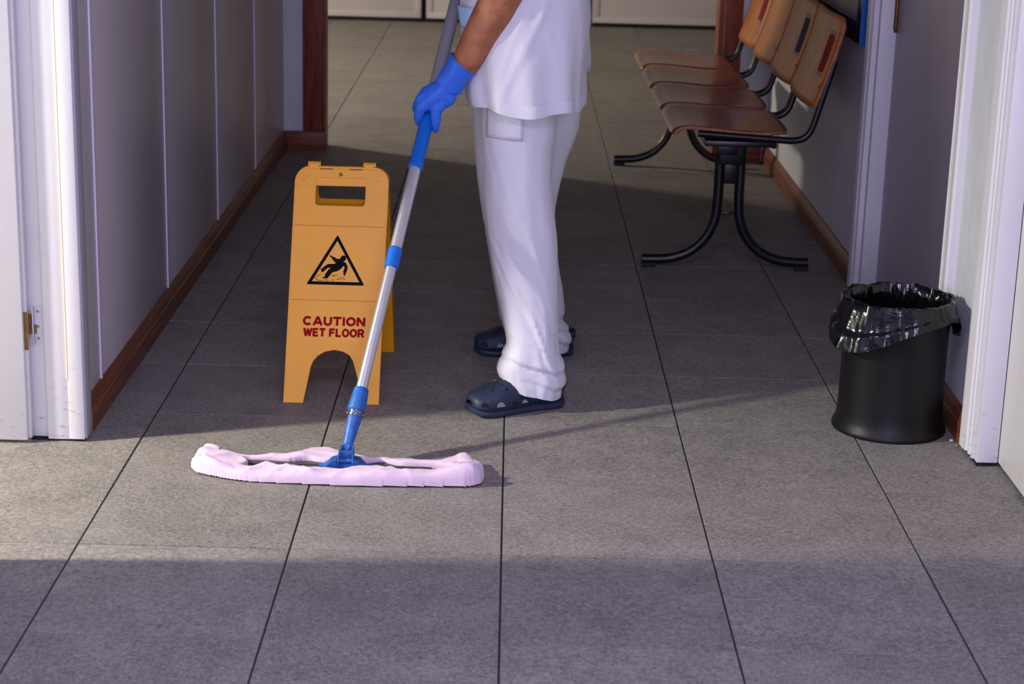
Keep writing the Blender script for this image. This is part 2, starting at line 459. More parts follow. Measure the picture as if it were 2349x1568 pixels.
# ---- right wall with two doors
wr = struct('wall_right', BX(XR, XR + 0.12, 2.03, YP, 0, CEIL), M['wall'], 'textured grey lavender wall behind the waiting chairs', smooth=False)
obj('wall_pier', BX(XR, XR + 0.12, 0.345, 0.700, 0, CEIL), M['wall'], wr, smooth=False)
obj('wall_near', BX(XR, XR + 0.12, -6.5, -0.95, 0, CEIL), M['wall'], wr, smooth=False)
obj('lintel', BX(XR, XR + 0.12, -0.95, 2.03, 2.12, CEIL), M['wall'], wr, smooth=False)
obj('backing', BX(XR + 0.075, XR + 0.12, -0.95, 2.03, 0, 2.12), M['wall'], wr, smooth=False)
br = struct('baseboard_right', board_profile(-1, XR, 2.030, YP - 0.02), M['wood_bb'], 'brown wooden baseboard along the wall behind the chairs', angle=20)
obj('baseboard_length', board_profile(-1, XR, 0.352, 0.640), M['wood_bb'], br, angle=20)
bm = bmesh.new()
A = [(XR, 0.0), (XR - 0.0165, 0.0), (XR - 0.0165, 0.050), (XR - 0.005, 0.082), (XR, 0.083)]
extrude_poly(bm, A, 0.3495, 0.3525, lambda u, v, q: Vector((u, q, v))); obj('cut_end', bm, M['wood_raw'], br, smooth=False)
bm = bmesh.new()
extrude_poly(bm, A, 2.0275, 2.0305, lambda u, v, q: Vector((u, q, v))); obj('cut_end', bm, M['wood_raw'], br, smooth=False)

def casing_right(par, y_in, y_out, x=XR, h=2.14, z0=0.006):
    """fluted casing on the right wall; y_in = edge next to the door opening"""
    s = 1 if y_out > y_in else -1
    wd = abs(y_out - y_in)
    prof = [(0.0, 0.0), (0.0, 0.016), (0.10, 0.017), (0.14, 0.012), (0.22, 0.012), (0.26, 0.017), (0.34, 0.017), (0.38, 0.012), (0.46, 0.012), (0.50, 0.019),
            (0.80, 0.022), (0.92, 0.022), (1.0, 0.016), (1.0, 0.0)]
    bm = bmesh.new()
    extrude_poly(bm, [(x - d, y_in + s * f * wd) for f, d in prof], z0, h, lambda u, v, q: Vector((u, v, q)))
    return obj('casing', bm, M['white_paint'], par, smooth=False)
# wide grey door
t2 = struct('trim_2', BX(XR, XR + 0.060, 1.905, 1.945, 0.004, 2.10, 0.002), M['white_paint'], 'white frame of the grey door beside the bin')
casing_right(t2, 1.940, 2.030)
obj('jamb', BX(XR, XR + 0.060, 0.700, 0.742, 0.004, 2.10, 0.002), M['white_paint'], t2)
casing_right(t2, 0.735, 0.640)
obj('shadow_joint', BX(XR - 0.001, XR + 0.004, 1.9415, 1.9475, 0.01, 2.08), M['gap'], t2, smooth=False)
obj('head', BX(XR - 0.015, XR + 0.060, 0.66, 2.03, 2.08, 2.14, 0.002), M['white_paint'], t2)
d2 = struct('door_2', BX(XR + 0.052, XR + 0.080, 0.740, 1.906, 0.006, 2.08, 0.002), M['dark_door'], 'wide grey laminate door in the right wall')
bm = bmesh.new(); tube(bm, [(XR + 0.048, 1.898, 0.872), (XR + 0.048, 1.898, 0.885), (XR + 0.048, 1.898, 1.10)], [0.004, 0.0075, 0.0075], 14); obj('hinge', bm, M['brass'], d2)
bm = bmesh.new(); tube(bm, [(XR + 0.052, 0.83, 1.16), (XR + 0.01, 0.83, 1.16), (XR + 0.01, 0.95, 1.16)], 0.009, 10); obj('door_handle', bm, M['steel'], d2)
# white door closest to the camera
t3 = struct('trim_3', BX(XR - 0.012, XR + 0.040, 0.196, 0.235, 0.010, 2.14, 0.002), M['white_paint'], 'white fluted door casing at the right edge')
casing_right(t3, 0.228, 0.350, z0=0.010)
obj('floor_gap', BX(XR - 0.010, XR + 0.030, 0.20, 0.346, -0.002, 0.012), M['gap'], t3, smooth=False)  # near-black block between the casing foot and the floor
obj('jamb', BX(XR, XR + 0.060, -0.95, -0.90, 0.004, 2.10, 0.002), M['white_paint'], t3)
d3 = struct('door_3', BX(XR + 0.041, XR + 0.075, -0.90, 0.197, 0.012, 2.08, 0.002), M['white_door'], 'white door at the right edge of the picture')
bm = bmesh.new(); tube(bm, [(XR + 0.041, -0.82, 1.02), (XR - 0.01, -0.82, 1.02), (XR - 0.01, -0.70, 1.02)], 0.009, 10); obj('door_handle', bm, M['steel'], d3)

# ---- partition at the end of the corridor
wp = struct('wall_back', BX(-5.2, -0.955, YP + 0.01, YP + 0.13, 0, CEIL), M['wall'], 'lavender partition wall at the end of the corridor', smooth=False)
obj('stub_right', BX(1.030, 3.3, YP + 0.01, YP + 0.13, 0, CEIL), M['wall'], wp, smooth=False)
obj('lintel', BX(-0.955, 1.030, YP + 0.01, YP + 0.13, 2.15, CEIL), M['wall'], wp, smooth=False)
t4 = struct('trim_4', BX(-0.956, -0.862, YP - 0.012, YP + 0.02, 0.084, 2.15, 0.004), M['wood_case'], 'dark red-brown wooden casing left of the far opening')
obj('lining', BX(-0.872, -0.855, YP - 0.004, YP + 0.14, 0.0, 2.15, 0.003), M['wood_case'], t4)
obj('bead', BX(-0.930, -0.918, YP - 0.016, YP, 0.084, 2.15, 0.003), M['wood_case'], t4)
obj('plinth_board', BX(XL, -0.853, YP - 0.018, YP + 0.012, 0.0, 0.084, 0.003), M['wood_bbx'], t4)
t5 = struct('trim_5', BX(0.938, 1.036, YP - 0.012, YP + 0.02, 0.084, 2.15, 0.004), M['wood_case'], 'dark red-brown wooden casing right of the far opening')
obj('lining', BX(0.930, 0.946, YP - 0.004, YP + 0.14, 0.0, 2.15, 0.003), M['wood_case'], t5)
obj('bead', BX(0.948, 0.962, YP - 0.017, YP, 0.084, 2.15, 0.003), wood('casing_bead_wood', '8a4a30', 'a8694a', 0.4, axis=2), t5)
obj('plinth_board', BX(0.928, XR - 0.02, YP - 0.018, YP + 0.012, 0.0, 0.084, 0.003), M['wood_bbx'], t5)
obj('head', BX(-0.956, 1.036, YP - 0.012, YP + 0.02, 2.15, 2.24, 0.004), M['wood_case'], t4)

# ---- far room
wf = struct('wall_far', BX(-5.2, 3.3, 9.99, 10.1, 0, CEIL), M['farwall'], 'wall of the far room', smooth=False)
struct('wall_far_left', BX(-5.3, -5.2, YP, 10.1, 0, CEIL), M['farwall'], smooth=False)
struct('wall_far_right', BX(3.3, 3.4, YP, 10.1, 0, CEIL), M['farwall'], smooth=False)
def far_door(name, x0, x1, label):
    d = struct(name, BX(x0, x1, 9.945, 9.985, 0.028, 2.10, 0.004), M['farwall'], label)
    obj('bottom_rail', BX(x0 + 0.01, x1 - 0.01, 9.938, 9.948, 0.030, 0.075, 0.002), M['farwall'], d)
    obj('stile', BX(x0 + 0.004, x0 + 0.05, 9.938, 9.948, 0.076, 2.09, 0.002), M['farwall'], d)
    obj('stile', BX(x1 - 0.05, x1 - 0.004, 9.938, 9.948, 0.076, 2.09, 0.002), M['farwall'], d)
    obj('dark_slot', BX(x0, x1, 9.955, 9.984, 0.0005, 0.027), M['gap'], d, smooth=False)
far_door('door_4', -2.10, -0.685, 'pale door leaf across the far room, left of the cleaner')
far_door('door_5', -0.650, 0.555, 'pale door leaf across the far room, behind the cleaner')
far_door('door_6', 0.590, 2.40, 'pale door leaf across the far room, right of the cleaner')
bm = bmesh.new(); box(bm, -0.685, -0.650, 9.975, 9.99, 0.0, 2.1); obj('joint', bm, M['gap'], wf, smooth=False)

# ---- side room, ends, ceiling
struct('wall_side_far', BX(-5.2, -1.17, 1.6, 1.72, 0, CEIL), M['wall'], 'wall of the side room', smooth=False)
struct('wall_side_left', BX(-5.3, -5.2, -3.5, 1.72, 0, CEIL), M['wall'], smooth=False)
struct('wall_side_near', BX(-5.2, -1.17, -3.6, -3.5, 0, CEIL), M['wall'], smooth=False)
wb = struct('wall_front', BX(-1.2, -0.75, -6.62, -6.5, 0, CEIL), M['wall'], 'wall behind the camera', smooth=False)
for b_ in ((0.85, 1.3, 0, CEIL), (-0.75, 0.85, 0, 0.82), (-0.75, 0.85, 2.28, CEIL)): obj('wall_section', BX(b_[0], b_[1], -6.62, -6.5, b_[2], b_[3]), M['wall'], wb, smooth=False)
wn = struct('assumed_window_1', BX(-0.75, 0.85, -6.585, -6.545, 0.82, 0.88, 0.003), M['white_paint'], 'assumed window at the corridor end behind the camera, added with the fill light')  # unseen window, added to go with the rear fill light
for b_ in ((-0.75, -0.69, 0.88, 2.28), (0.79, 0.85, 0.88, 2.28), (0.02, 0.08, 0.88, 2.22), (-0.69, 0.79, 2.22, 2.28)): obj('assumed_window_frame', BX(b_[0], b_[1], -6.585, -6.545, b_[2], b_[3], 0.003), M['white_paint'], wn)
struct('ceiling', BX(-5.3, 3.4, -6.6, 10.1, CEIL, CEIL + 0.08), M['ceil'], 'plain ceiling', smooth=False)

# ------------------------------------------------------------------ wet floor sign
SB = Vector((-0.46, 0.567, 0.0)); SH = 0.640
sign = thing('wet_floor_sign', 'yellow plastic folding caution sign standing beside the mop', 'sign', (-0.457, 0.825, 0))
vdir = Vector((0.0065, 0.248, 0.570)).normalized(); udir = Vector((1, 0, 0)); ndir = udir.cross(vdir).normalized()   # towards the camera
def SF(u, v, n): return SB + udir * u + vdir * v + ndir * n
SBk = Vector((-0.449, 1.087, 0.0)); vdk = Vector((-0.0045, -0.248, 0.570)).normalized(); ndk = vdk.cross(udir).normalized()
def SK(u, v, n): return SBk + udir * u + vdk * v + ndk * n
def sign_outline(inset=0.0):
    w2 = 0.1262 - inset; R = 0.042 - inset; top = SH - inset
    P = []
    P += [(-w2, 0.0 + inset), (-0.0745 - inset, 0.0 + inset)]
    # arch between the legs
    arch = [(-0.0745, 0.0), (-0.0590, 0.096), (-0.0540, 0.111), (-0.0420, 0.1265), (-0.0230, 0.1385), (0.0, 0.1435), (0.024, 0.140), (0.042, 0.131), (0.0525, 0.116), (0.0580, 0.100), (0.0880, 0.0)]
    for k, (u, v) in enumerate(arch):
        if k == 0 or k == len(arch) - 1: continue
        dx = -inset if u < -0.03 else (inset if u > 0.03 else 0)
        P.append((u + dx, v + (inset if abs(u) < 0.05 else 0)))
    P += [(0.0880 + inset, inset), (w2, inset)]
    for k in range(9):
        t = PI / 2 * k / 8; P.append((w2 - R + R * math.cos(t), top - R + R * math.sin(t)))
    for k in range(9):
        t = PI / 2 + PI / 2 * k / 8; P.append((-w2 + R + R * math.cos(t), top - R + R * math.sin(t)))
    return P
def rrect(u0, u1, v0, v1, r, n=5):
    P = []
    for cx_, cy_, a0 in ((u1 - r, v1 - r, 0), (u0 + r, v1 - r, PI / 2), (u0 + r, v0 + r, PI), (u1 - r, v0 + r, 1.5 * PI)):
        for k in range(n + 1): P.append((cx_ + r * math.cos(a0 + PI / 2 * k / n), cy_ + r * math.sin(a0 + PI / 2 * k / n)))
    return P
def plate_with_hole(bm, outer, hole, n0, n1, TT):
    for w_, flip in ((n1, False), (n0, True)):
        A = [bm.verts.new(TT(u, v, w_)) for u, v in outer]; es_ = [bm.edges.new((A[i], A[(i + 1) % len(A)])) for i in range(len(A))]
        Bv = [bm.verts.new(TT(u, v, w_)) for u, v in hole]; es_ += [bm.edges.new((Bv[i], Bv[(i + 1) % len(Bv)])) for i in range(len(Bv))]
        bmesh.ops.triangle_fill(bm, use_beauty=True, use_dissolve=False, edges=es_)
        if not flip: A1, B1 = A, Bv
        else: A0, B0 = A, Bv
    for P, Q in ((A0, A1), (B0, B1)):
        for i in range(len(P)):
            k = (i + 1) % len(P); bm.faces.new((P[i], P[k], Q[k], Q[i]))
hole = rrect(-0.0690, 0.0650, 0.5335, 0.6105, 0.010)
def sign_panel(name, TT, front):
    bm = bmesh.new(); plate_with_hole(bm, sign_outline(0.0025), hole, -0.012, 0.0, TT)
    p_ = obj(name, bm, M['yellow'], sign, smooth=False)
    # raised rim round the edge
    bm = bmesh.new(); O = sign_outline(0.0); I = sign_outline(0.0042); k = len(O)
    for i in range(k):
        j = (i + 1) % k
        q = [TT(*O[i], 0.0018), TT(*O[j], 0.0018), TT(*I[j], 0.0018), TT(*I[i], 0.0018)]
        o0, o1 = TT(*O[i], -0.014), TT(*O[j], -0.014); i0, i1 = TT(*I[i], -0.001), TT(*I[j], -0.001)
        v = [bm.verts.new(c) for c in q + [o0, o1, i0, i1]]
        bm.faces.new((v[0], v[1], v[2], v[3])); bm.faces.new((v[4], v[5], v[1], v[0])); bm.faces.new((v[3], v[2], v[7], v[6]))
    bmesh.ops.remove_doubles(bm, verts=bm.verts, dist=1e-6)
    obj('rim', bm, M['yellow'], p_, smooth=False)
    return p_
fp = sign_panel('front_panel', SF, True)
bp_ = sign_panel('rear_panel', SK, False)
def sbox(u0, u1, v0, v1, n0, n1, TT=SF):
    bm = bmesh.new(); extrude_poly(bm, [(u0, v0), (u1, v0), (u1, v1), (u0, v1)], n0, n1, TT); return bm
for v0 in (0.4790, 0.2766):      # raised cross bands with a scored lower edge
    obj('cross_band', sbox(-0.1215, 0.1215, v0, v0 + 0.0240, -0.001, 0.0012), M['yellow'], fp, smooth=False)
    obj('score_line', sbox(-0.1215, 0.1215, v0 - 0.0009, v0, -0.001, 0.0006), M['yellow_line'], fp, smooth=False)
# handle lip and rims of the opening
bm = bmesh.new(); plate_with_hole(bm, rrect(-0.0715, 0.0675, 0.531, 0.613, 0.012), hole, 0.0, 0.0012, SF); obj('handle_rim', bm, M['yellow'], fp, smooth=False)
obj('handle_lip', sbox(-0.0690, 0.0650, 0.5890, 0.6105, -0.010, -0.002), M['yellow'], fp, smooth=False)
for u0 in (-0.0595, 0.0192): obj('slot', sbox(u0, u0 + 0.034, 0.6325, 0.6350, 0.0, 0.0019), M['yellow_line'], fp, smooth=False)
bm = bmesh.new(); tube(bm, [SF(-0.0036, 0.6195, 0.0), SF(-0.0036, 0.6195, 0.001)], 0.0052, 16); obj('hole_plug', bm, M['yellow_line'], fp)
for u0, a0 in ((-0.0995, 0.7), (0.0920, -0.7)):
    bm = bmesh.new(); ca, sa = math.cos(a0), math.sin(a0)
    extrude_poly(bm, [(u0 + ca * x - sa * y, 0.6095 + sa * x + ca * y) for x, y in ((-0.009, -0.0055), (0.006, -0.0055), (0.0095, 0.0), (0.006, 0.0055), (-0.009, 0.0055))], 0.0, 0.004, SF)
    obj('stop_lug', bm, M['yellow'], fp, smooth=False)
apex = SF(0, SH + 0.004, -0.012)
for u0 in (-0.0935, 0.0557):
    hn = bmesh.new()
    c0 = SF(u0, SH + 0.0085, -0.012); c1 = SF(u0 + 0.034, SH + 0.0085, -0.012)
    tube(hn, [c0, c1], 0.0085, 16)
    ho = obj('hinge', hn, M['yellow'], sign)
    for f in (0.0, 0.28, 0.66, 0.92):
        bm = bmesh.new(); pA = c0.lerp(c1, f); pB = c0.lerp(c1, f + 0.08); tube(bm, [pA, pB], 0.0098, 16); obj('hinge_ring', bm, M['yellow'], ho)
    obj('hinge_tab', sbox(u0 + 0.005, u0 + 0.029, SH - 0.004, SH + 0.006, -0.004, 0.002), M['yellow'], ho, smooth=False)
# printed pictogram
def rounded_tri(P, r):
    out = []
    for i in range(3):
        a, b, c = Vector(P[i - 1]), Vector(P[i]), Vector(P[(i + 1) % 3])
        d0 = (a - b).normalized(); d1 = (c - b).normalized(); h = r * 1.3
        for k in range(5):
            t = k / 4; p0 = b + d0 * h; p1 = b + d1 * h
            out.append(tuple((p0 * (1 - t) ** 2 + b * 2 * t * (1 - t) + p1 * t * t)))
    return out
bm = bmesh.new()
tri_o = rounded_tri([(-0.0040, 0.4545), (-0.0815, 0.3185), (0.0735, 0.3185)], 0.004)
tri_i = rounded_tri([(-0.0040, 0.4385), (-0.0670, 0.3270), (0.0598, 0.3270)], 0.0006)
plate_with_hole(bm, tri_o, tri_i, 0.0, 0.0004, SF)
tri = obj('warning_triangle', bm, M['ink'], fp, smooth=False)
man = [(-0.0227, 0.3983), (-0.0201, 0.3991), (-0.0156, 0.3949), (-0.0127, 0.3946), (-0.0022, 0.3892), (0.0049, 0.3894), (0.0082, 0.3958), (0.0116, 0.3989), (0.0176, 0.3986), (0.0216, 0.3939), (0.021, 0.3871), (0.0171, 0.3841), (0.014, 0.3832), (0.0221, 0.3782), (0.0269, 0.3675), (0.0253, 0.3578), (0.0227, 0.3509), (0.0207, 0.3443), (0.0173, 0.3442), (0.0154, 0.355), (0.0187, 0.366), (0.0153, 0.3707), (0.0098, 0.3632), (0.0017, 0.3569), (-0.0135, 0.352), (-0.0202, 0.344), (-0.0258, 0.3354), (-0.0413, 0.336), (-0.0332, 0.3411), (-0.0323, 0.3472), (-0.0234, 0.3608), (-0.0177, 0.3646), (-0.026, 0.3643), (-0.034, 0.3568), (-0.0397, 0.3517), (-0.0426, 0.3533), (-0.0449, 0.3612), (-0.0462, 0.3636), (-0.043, 0.3625), (-0.0413, 0.3613), (-0.038, 0.3663), (-0.0265, 0.3747), (-0.0087, 0.3754), (-0.0053, 0.3784), (-0.0089, 0.3807), (-0.0165, 0.3896), (-0.0179, 0.3924), (-0.0223, 0.3959)]
bm = bmesh.new(); extrude_poly(bm, man, 0.0, 0.0004, SF)
obj('slipping_figure', bm, M['ink'], tri, smooth=False)
waves = [[(-0.0448, 0.3443), (-0.0511, 0.3433), (-0.0533, 0.3399), (-0.0579, 0.3366), (-0.0583, 0.3334), (-0.0542, 0.3324), (-0.0529, 0.3303), (-0.0374, 0.3296)], [(-0.0363, 0.3314), (-0.0268, 0.3317), (-0.0219, 0.33)], [(-0.016, 0.3302), (-0.0078, 0.3324)], [(-0.0178, 0.3431), (-0.013, 0.3426), (-0.0047, 0.3422)], [(-0.012, 0.3455), (0.0011, 0.346)], [(-0.002, 0.3355), (0.0017, 0.3337), (0.0112, 0.3331)], [(0.0062, 0.3382), (0.0122, 0.338), (0.0194, 0.3368)], [(0.016, 0.3328), (0.0207, 0.3344)]]
def stroke(bm, P, wd, TT, n0=0.0, n1=0.0004):
    P = [Vector(p) for p in P]; L_, R_ = [], []
    for i, p in enumerate(P):
        t = (P[min(i + 1, len(P) - 1)] - P[max(i - 1, 0)]).normalized(); n = Vector((-t.y, t.x))
        L_.append(tuple(p + n * wd / 2)); R_.append(tuple(p - n * wd / 2))
    for i in range(len(P) - 1):
        extrude_poly(bm, [L_[i], L_[i + 1], R_[i + 1], R_[i]], n0, n1, TT)
bm = bmesh.new()
for wv in waves: stroke(bm, wv, 0.0013, SF)
obj('water_ripples', bm, M['ink'], tri, smooth=False)
# lettering, built stroke by stroke in a unit box (0..1 wide, 0..1 high)
def arc(cx_, cy_, rx, ry, a0, a1, n=12):
    return [(cx_ + rx * math.cos(math.radians(a0 + (a1 - a0) * k / n)), cy_ + ry * math.sin(math.radians(a0 + (a1 - a0) * k / n))) for k in range(n + 1)]
S_ = 0.11
GLYPH = {
 'C': [arc(0.53, 0.5, 0.43, 0.40, 42, 318, 18)],
 'A': [[(0.08, 0.0), (0.5, 1.0)], [(0.92, 0.0), (0.5, 1.0)], [(0.24, 0.30), (0.76, 0.30)]],
 'U': [[(0.12, 1.0), (0.12, 0.42)] + arc(0.5, 0.42, 0.38, 0.33, 180, 360, 12) + [(0.88, 0.42), (0.88, 1.0)]],
 'T': [[(0.0, 0.90), (1.0, 0.90)], [(0.5, 0.85), (0.5, 0.0)]],
 'I': [[(0.5, 0.0), (0.5, 1.0)]],
 'O': [arc(0.5, 0.5, 0.40, 0.40, 0, 360, 24)],
 'N': [[(0.11, 0.0), (0.11, 1.0)], [(0.89, 0.0), (0.89, 1.0)], [(0.14, 0.92), (0.86, 0.08)]],
 'W': [[(0.06, 1.0), (0.28, 0.02)], [(0.28, 0.02), (0.5, 0.92)], [(0.5, 0.92), (0.72, 0.02)], [(0.72, 0.02), (0.94, 1.0)]],
 'E': [[(0.14, 0.0), (0.14, 1.0)], [(0.14, 0.90), (0.92, 0.90)], [(0.14, 0.5), (0.86, 0.5)], [(0.14, 0.10), (0.95, 0.10)]],
 'F': [[(0.14, 0.0), (0.14, 1.0)], [(0.14, 0.90), (0.95, 0.90)], [(0.14, 0.5), (0.86, 0.5)]],
 'L': [[(0.14, 0.0), (0.14, 1.0)], [(0.14, 0.10), (0.95, 0.10)]],
 'R': [[(0.14, 0.0), (0.14, 1.0)], [(0.14, 0.90), (0.60, 0.90)] + arc(0.60, 0.675, 0.28, 0.225, 90, -90, 10) + [(0.14, 0.45)], [(0.62, 0.45), (0.92, 0.0)]],
}
def lettering(name, spec, v0, h, wd, parent):
    bm = bmesh.new(); lay = 0
    for ch, u0, u1 in spec:
        for st_ in GLYPH[ch]:
            hw_ = wd / 2
            P = []
            for x, y in st_:
                # keep strokes inside the letter height
                yy = v0 + y * h
                P.append((u0 + x * (u1 - u0), yy))
            lay += 1
            stroke(bm, P, wd, SF, 0.0, 0.0004 + 0.00001 * (lay % 5))
    return obj(name, bm, M['red_ink'], parent, smooth=False)
def spread(word, widths, u0, u1, gap):
    tot = sum(widths) + gap * (len(word) - 1); k = (u1 - u0) / tot; out = []; x = u0
    for ch, wdt in zip(word, widths):
        if ch != ' ': out.append((ch, x, x + wdt * k))
        x += (wdt + gap) * k
    return out
lettering('caution_lettering', spread('CAUTION', [1.0, 1.10, 0.95, 0.95, 0.30, 1.08, 0.95], -0.0848, 0.0800, 0.14), 0.2085, 0.0235, 0.0066, fp)
lettering('wet_floor_lettering', spread('WET FLOOR', [1.15, 0.78, 0.82, 0.30, 0.78, 0.75, 0.95, 0.95, 0.85], -0.0820, 0.0780, 0.13), 0.1785, 0.0220, 0.0060, fp)

# ------------------------------------------------------------------ flat mop
HB = Vector((-0.375, 0.071, 0.045)); HD = Vector((0.214, 0.779, 0.969)).normalized()
def HP(s): return HB + HD * s
mop = thing('flat_mop', 'flat floor mop with blue and aluminium pole and pink cloth', 'mop', (-0.385, 0.03, 0))
def seg(name, prof, m, parent=mop, n=24):
    bm = bmesh.new(); tube(bm, [HP(s) for s, r in prof], [r for s, r in prof], n); return obj(name, bm, m, parent, angle=35)
seg('lower_pole', [(0.145, 0.0140), (0.505, 0.0140)], M['alu'])
seg('upper_pole', [(0.50, 0.0152), (0.79, 0.0152)], M['alu'])
col = seg('telescopic_collar', [(0.487, 0.0160), (0.489, 0.0178), (0.541, 0.0178), (0.5435, 0.0160)], M['blue'])
grip = seg('hand_grip', [(0.772, 0.0170), (0.775, 0.0198), (0.781, 0.0198), (0.785, 0.0182), (0.985, 0.0182), (0.99, 0.0165)], M['blue'])
seg('top_pole', [(0.985, 0.0170), (1.56, 0.0170)], M['alu_shaded'])
seg('end_cap', [(1.555, 0.0180), (1.60, 0.0180), (1.61, 0.012)], M['blue'])
sk = seg('pole_socket', [(0.098, 0.0190), (0.101, 0.0215), (0.110, 0.0218), (0.140, 0.0200), (0.158, 0.0178), (0.160, 0.0150)], M['blue_worn'])
seg('clamp_ring', [(0.084, 0.0170), (0.085, 0.0185), (0.099, 0.0185), (0.100, 0.0170)], M['steel'], sk)
for a0 in range(8):
    A_, B_ = frame_at(HD); th = 2 * PI * a0 / 8 + 0.2
    c = HP(0.092) + (A_ * math.cos(th) + B_ * math.sin(th)) * 0.0186
    bm = bmesh.new(); ellipsoid(bm, c, (0.0035,) * 3, seg=10, ring=8); obj('ring_bead', bm, M['blue_worn'] if a0 % 2 else M['steel'], sk)
# socket tube narrowing to a flat fork
bm = bmesh.new()
A_, B_ = frame_at(HD)
sx = Vector((1, 0, 0)); sx = (sx - HD * sx.dot(HD)).normalized(); sy = HD.cross(sx).normalized()
rings = []
for s, a_, b_ in ((0.088, 0.0172, 0.0172), (0.080, 0.0178, 0.0178), (0.060, 0.0160, 0.0165), (0.040, 0.0150, 0.0130), (0.022, 0.0125, 0.0095), (0.006, 0.0125, 0.0088), (-0.004, 0.0115, 0.0082), (-0.010, 0.0075, 0.007)):
    rings.append([HP(s) + sx * a_ * math.cos(2 * PI * k / 24) + sy * b_ * math.sin(2 * PI * k / 24) for k in range(24)])
loft(bm, rings, True, True, True)
obj('socket_tube', bm, M['blue_worn'], mop)
bm = bmesh.new(); pc = HP(0.004); tube(bm, [pc - sy * 0.012, pc - sy * 0.0105, pc + sy * 0.0105, pc + sy * 0.012], [0.008, 0.0098, 0.0098, 0.008], 20); obj('pivot_disc', bm, M['blue_worn'], mop)
# yoke: two cheeks, a bridge, a pin
yk = obj('yoke', BX(-0.3935, -0.3565, 0.032, 0.040, 0.016, 0.022, 0.001), M['blue_worn'], mop)
for x0 in (-0.3955, -0.3585):
    bm = bmesh.new()
    extrude_poly(bm, [(0.022, 0.012), (0.052, 0.012), (0.066, 0.040), (0.074, 0.056), (0.062, 0.060), (0.050, 0.052), (0.028, 0.040)], x0, x0 + 0.004, lambda u, v, q: Vector((q + (0.006 if q < -0.376 else -0.004) * max(0, (v - 0.03) / 0.03), u, v)))
    obj('cheek', bm, M['blue_worn'], yk, smooth=False)
bm = bmesh.new(); tube(bm, [(-0.410, 0.040, 0.027), (-0.340, 0.040, 0.027)], 0.0065, 14); obj('pin', bm, M['blue_worn'], yk)
obj('bridge', BX(-0.392, -0.358, 0.026, 0.032, 0.012, 0.020, 0.001), M['blue_worn'], yk)
obj('bridge', BX(-0.392, -0.358, 0.044, 0.060, 0.030, 0.050, 0.002), M['blue_worn'], yk)
for sx_, x0, x1 in ((-1, -0.428, -0.396), (1, -0.354, -0.324)):
    bm = bmesh.new()
    hi = 0.030; pr = [(x0, 0.012), (x1, 0.012), (x1, hi if sx_ < 0 else 0.015), (x0, 0.015 if sx_ < 0 else hi)]
    if sx_ < 0: pr = [(x0, 0.012), (x1, 0.012), (x1, 0.034), (x1 - 0.012, 0.030)]
    else: pr = [(x0, 0.012), (x1, 0.012), (x0 + 0.012, 0.030), (x0, 0.034)]
    extrude_poly(bm, pr, 0.022, 0.062, lambda u, v, q: Vector((u, q, v))); obj('wing', bm, M['blue_worn'], yk, smooth=False)
obj('base_plate', BX(-0.440, -0.312, 0.014, 0.064, 0.0095, 0.0130, 0.001), M['blue_worn'], mop)
# the frame plate the cloth is wrapped round
bm = bmesh.new()
extrude_poly(bm, [(-0.690, -0.005), (-0.075, -0.005), (-0.088, 0.090), (-0.680, 0.095)], 0.003, 0.010, lambda u, v, q: Vector((u, v, q)))
mf = obj('frame_plate', bm, M['frame_dark'], mop, smooth=False)
obj('hinge_rib', BX(-0.66, -0.10, 0.052, 0.056, 0.010, 0.0125), M['frame_dark'], mf, smooth=False)
# cloth: a sheet folded round the frame, its top surface built as a fine relief
OUT = [(-0.742, 0.034), (-0.722, -0.002), (-0.690, -0.020), (-0.624, -0.044), (-0.562, -0.054), (-0.440, -0.060), (-0.358, -0.063), (-0.257, -0.061), (-0.156, -0.054), (-0.066, -0.046), (-0.046, 0.000), (-0.048, 0.042), (-0.070, 0.078), (-0.098, 0.112), (-0.118, 0.100), (-0.162, 0.092), (-0.235, 0.102), (-0.320, 0.110), (-0.380, 0.128), (-0.420, 0.158), (-0.445, 0.164), (-0.475, 0.150), (-0.500, 0.118), (-0.540, 0.104), (-0.622, 0.102), (-0.672, 0.116), (-0.712, 0.140), (-0.730, 0.110)]
HOL = [(-0.612, 0.012), (-0.585, 0.008), (-0.550, 0.016), (-0.500, 0.010), (-0.444, 0.000), (-0.400, -0.006), (-0.362, -0.006), (-0.320, 0.004), (-0.292, 0.018), (-0.262, 0.004), (-0.235, -0.010), (-0.200, -0.006), (-0.158, -0.002), (-0.122, 0.018), (-0.126, 0.036), (-0.160, 0.050), (-0.200, 0.054), (-0.240, 0.056), (-0.285, 0.082), (-0.300, 0.086), (-0.340, 0.070), (-0.432, 0.072), (-0.470, 0.084), (-0.515, 0.074), (-0.570, 0.080), (-0.618, 0.076), (-0.606, 0.045)]
def poly_dist(P, x, y):
    best = 9.0; ins = False; n_ = len(P); k = n_ - 1; global NEAR
    for q in range(n_):
        x0, y0 = P[k]; x1, y1 = P[q]
        dx, dy = x1 - x0, y1 - y0; t = max(0, min(1, ((x - x0) * dx + (y - y0) * dy) / (dx * dx + dy * dy)))
        dd = math.hypot(x - x0 - t * dx, y - y0 - t * dy)
        if dd < best: best = dd; NEAR = (x0 + t * dx, y0 + t * dy)
        if (y0 > y) != (y1 > y) and x < (x1 - x0) * (y - y0) / (y1 - y0) + x0: ins = not ins
        k = q
    return best if ins else -best
OUTs = [(p.x, p.y) for p in catmull([(x, y, 0) for x, y in OUT + OUT[:1]], 3)][:-1]
HOL = [(x, y - (0.013 if y < 0.03 else 0.0)) for x, y in HOL]
HOLs = [(p.x, p.y) for p in catmull([(x, y, 0) for x, y in HOL + HOL[:1]], 3)][:-1]
bm = bmesh.new(); st_ = 0.0028; gx = int(0.72 / st_); gy = int(0.25 / st_); grid = {}
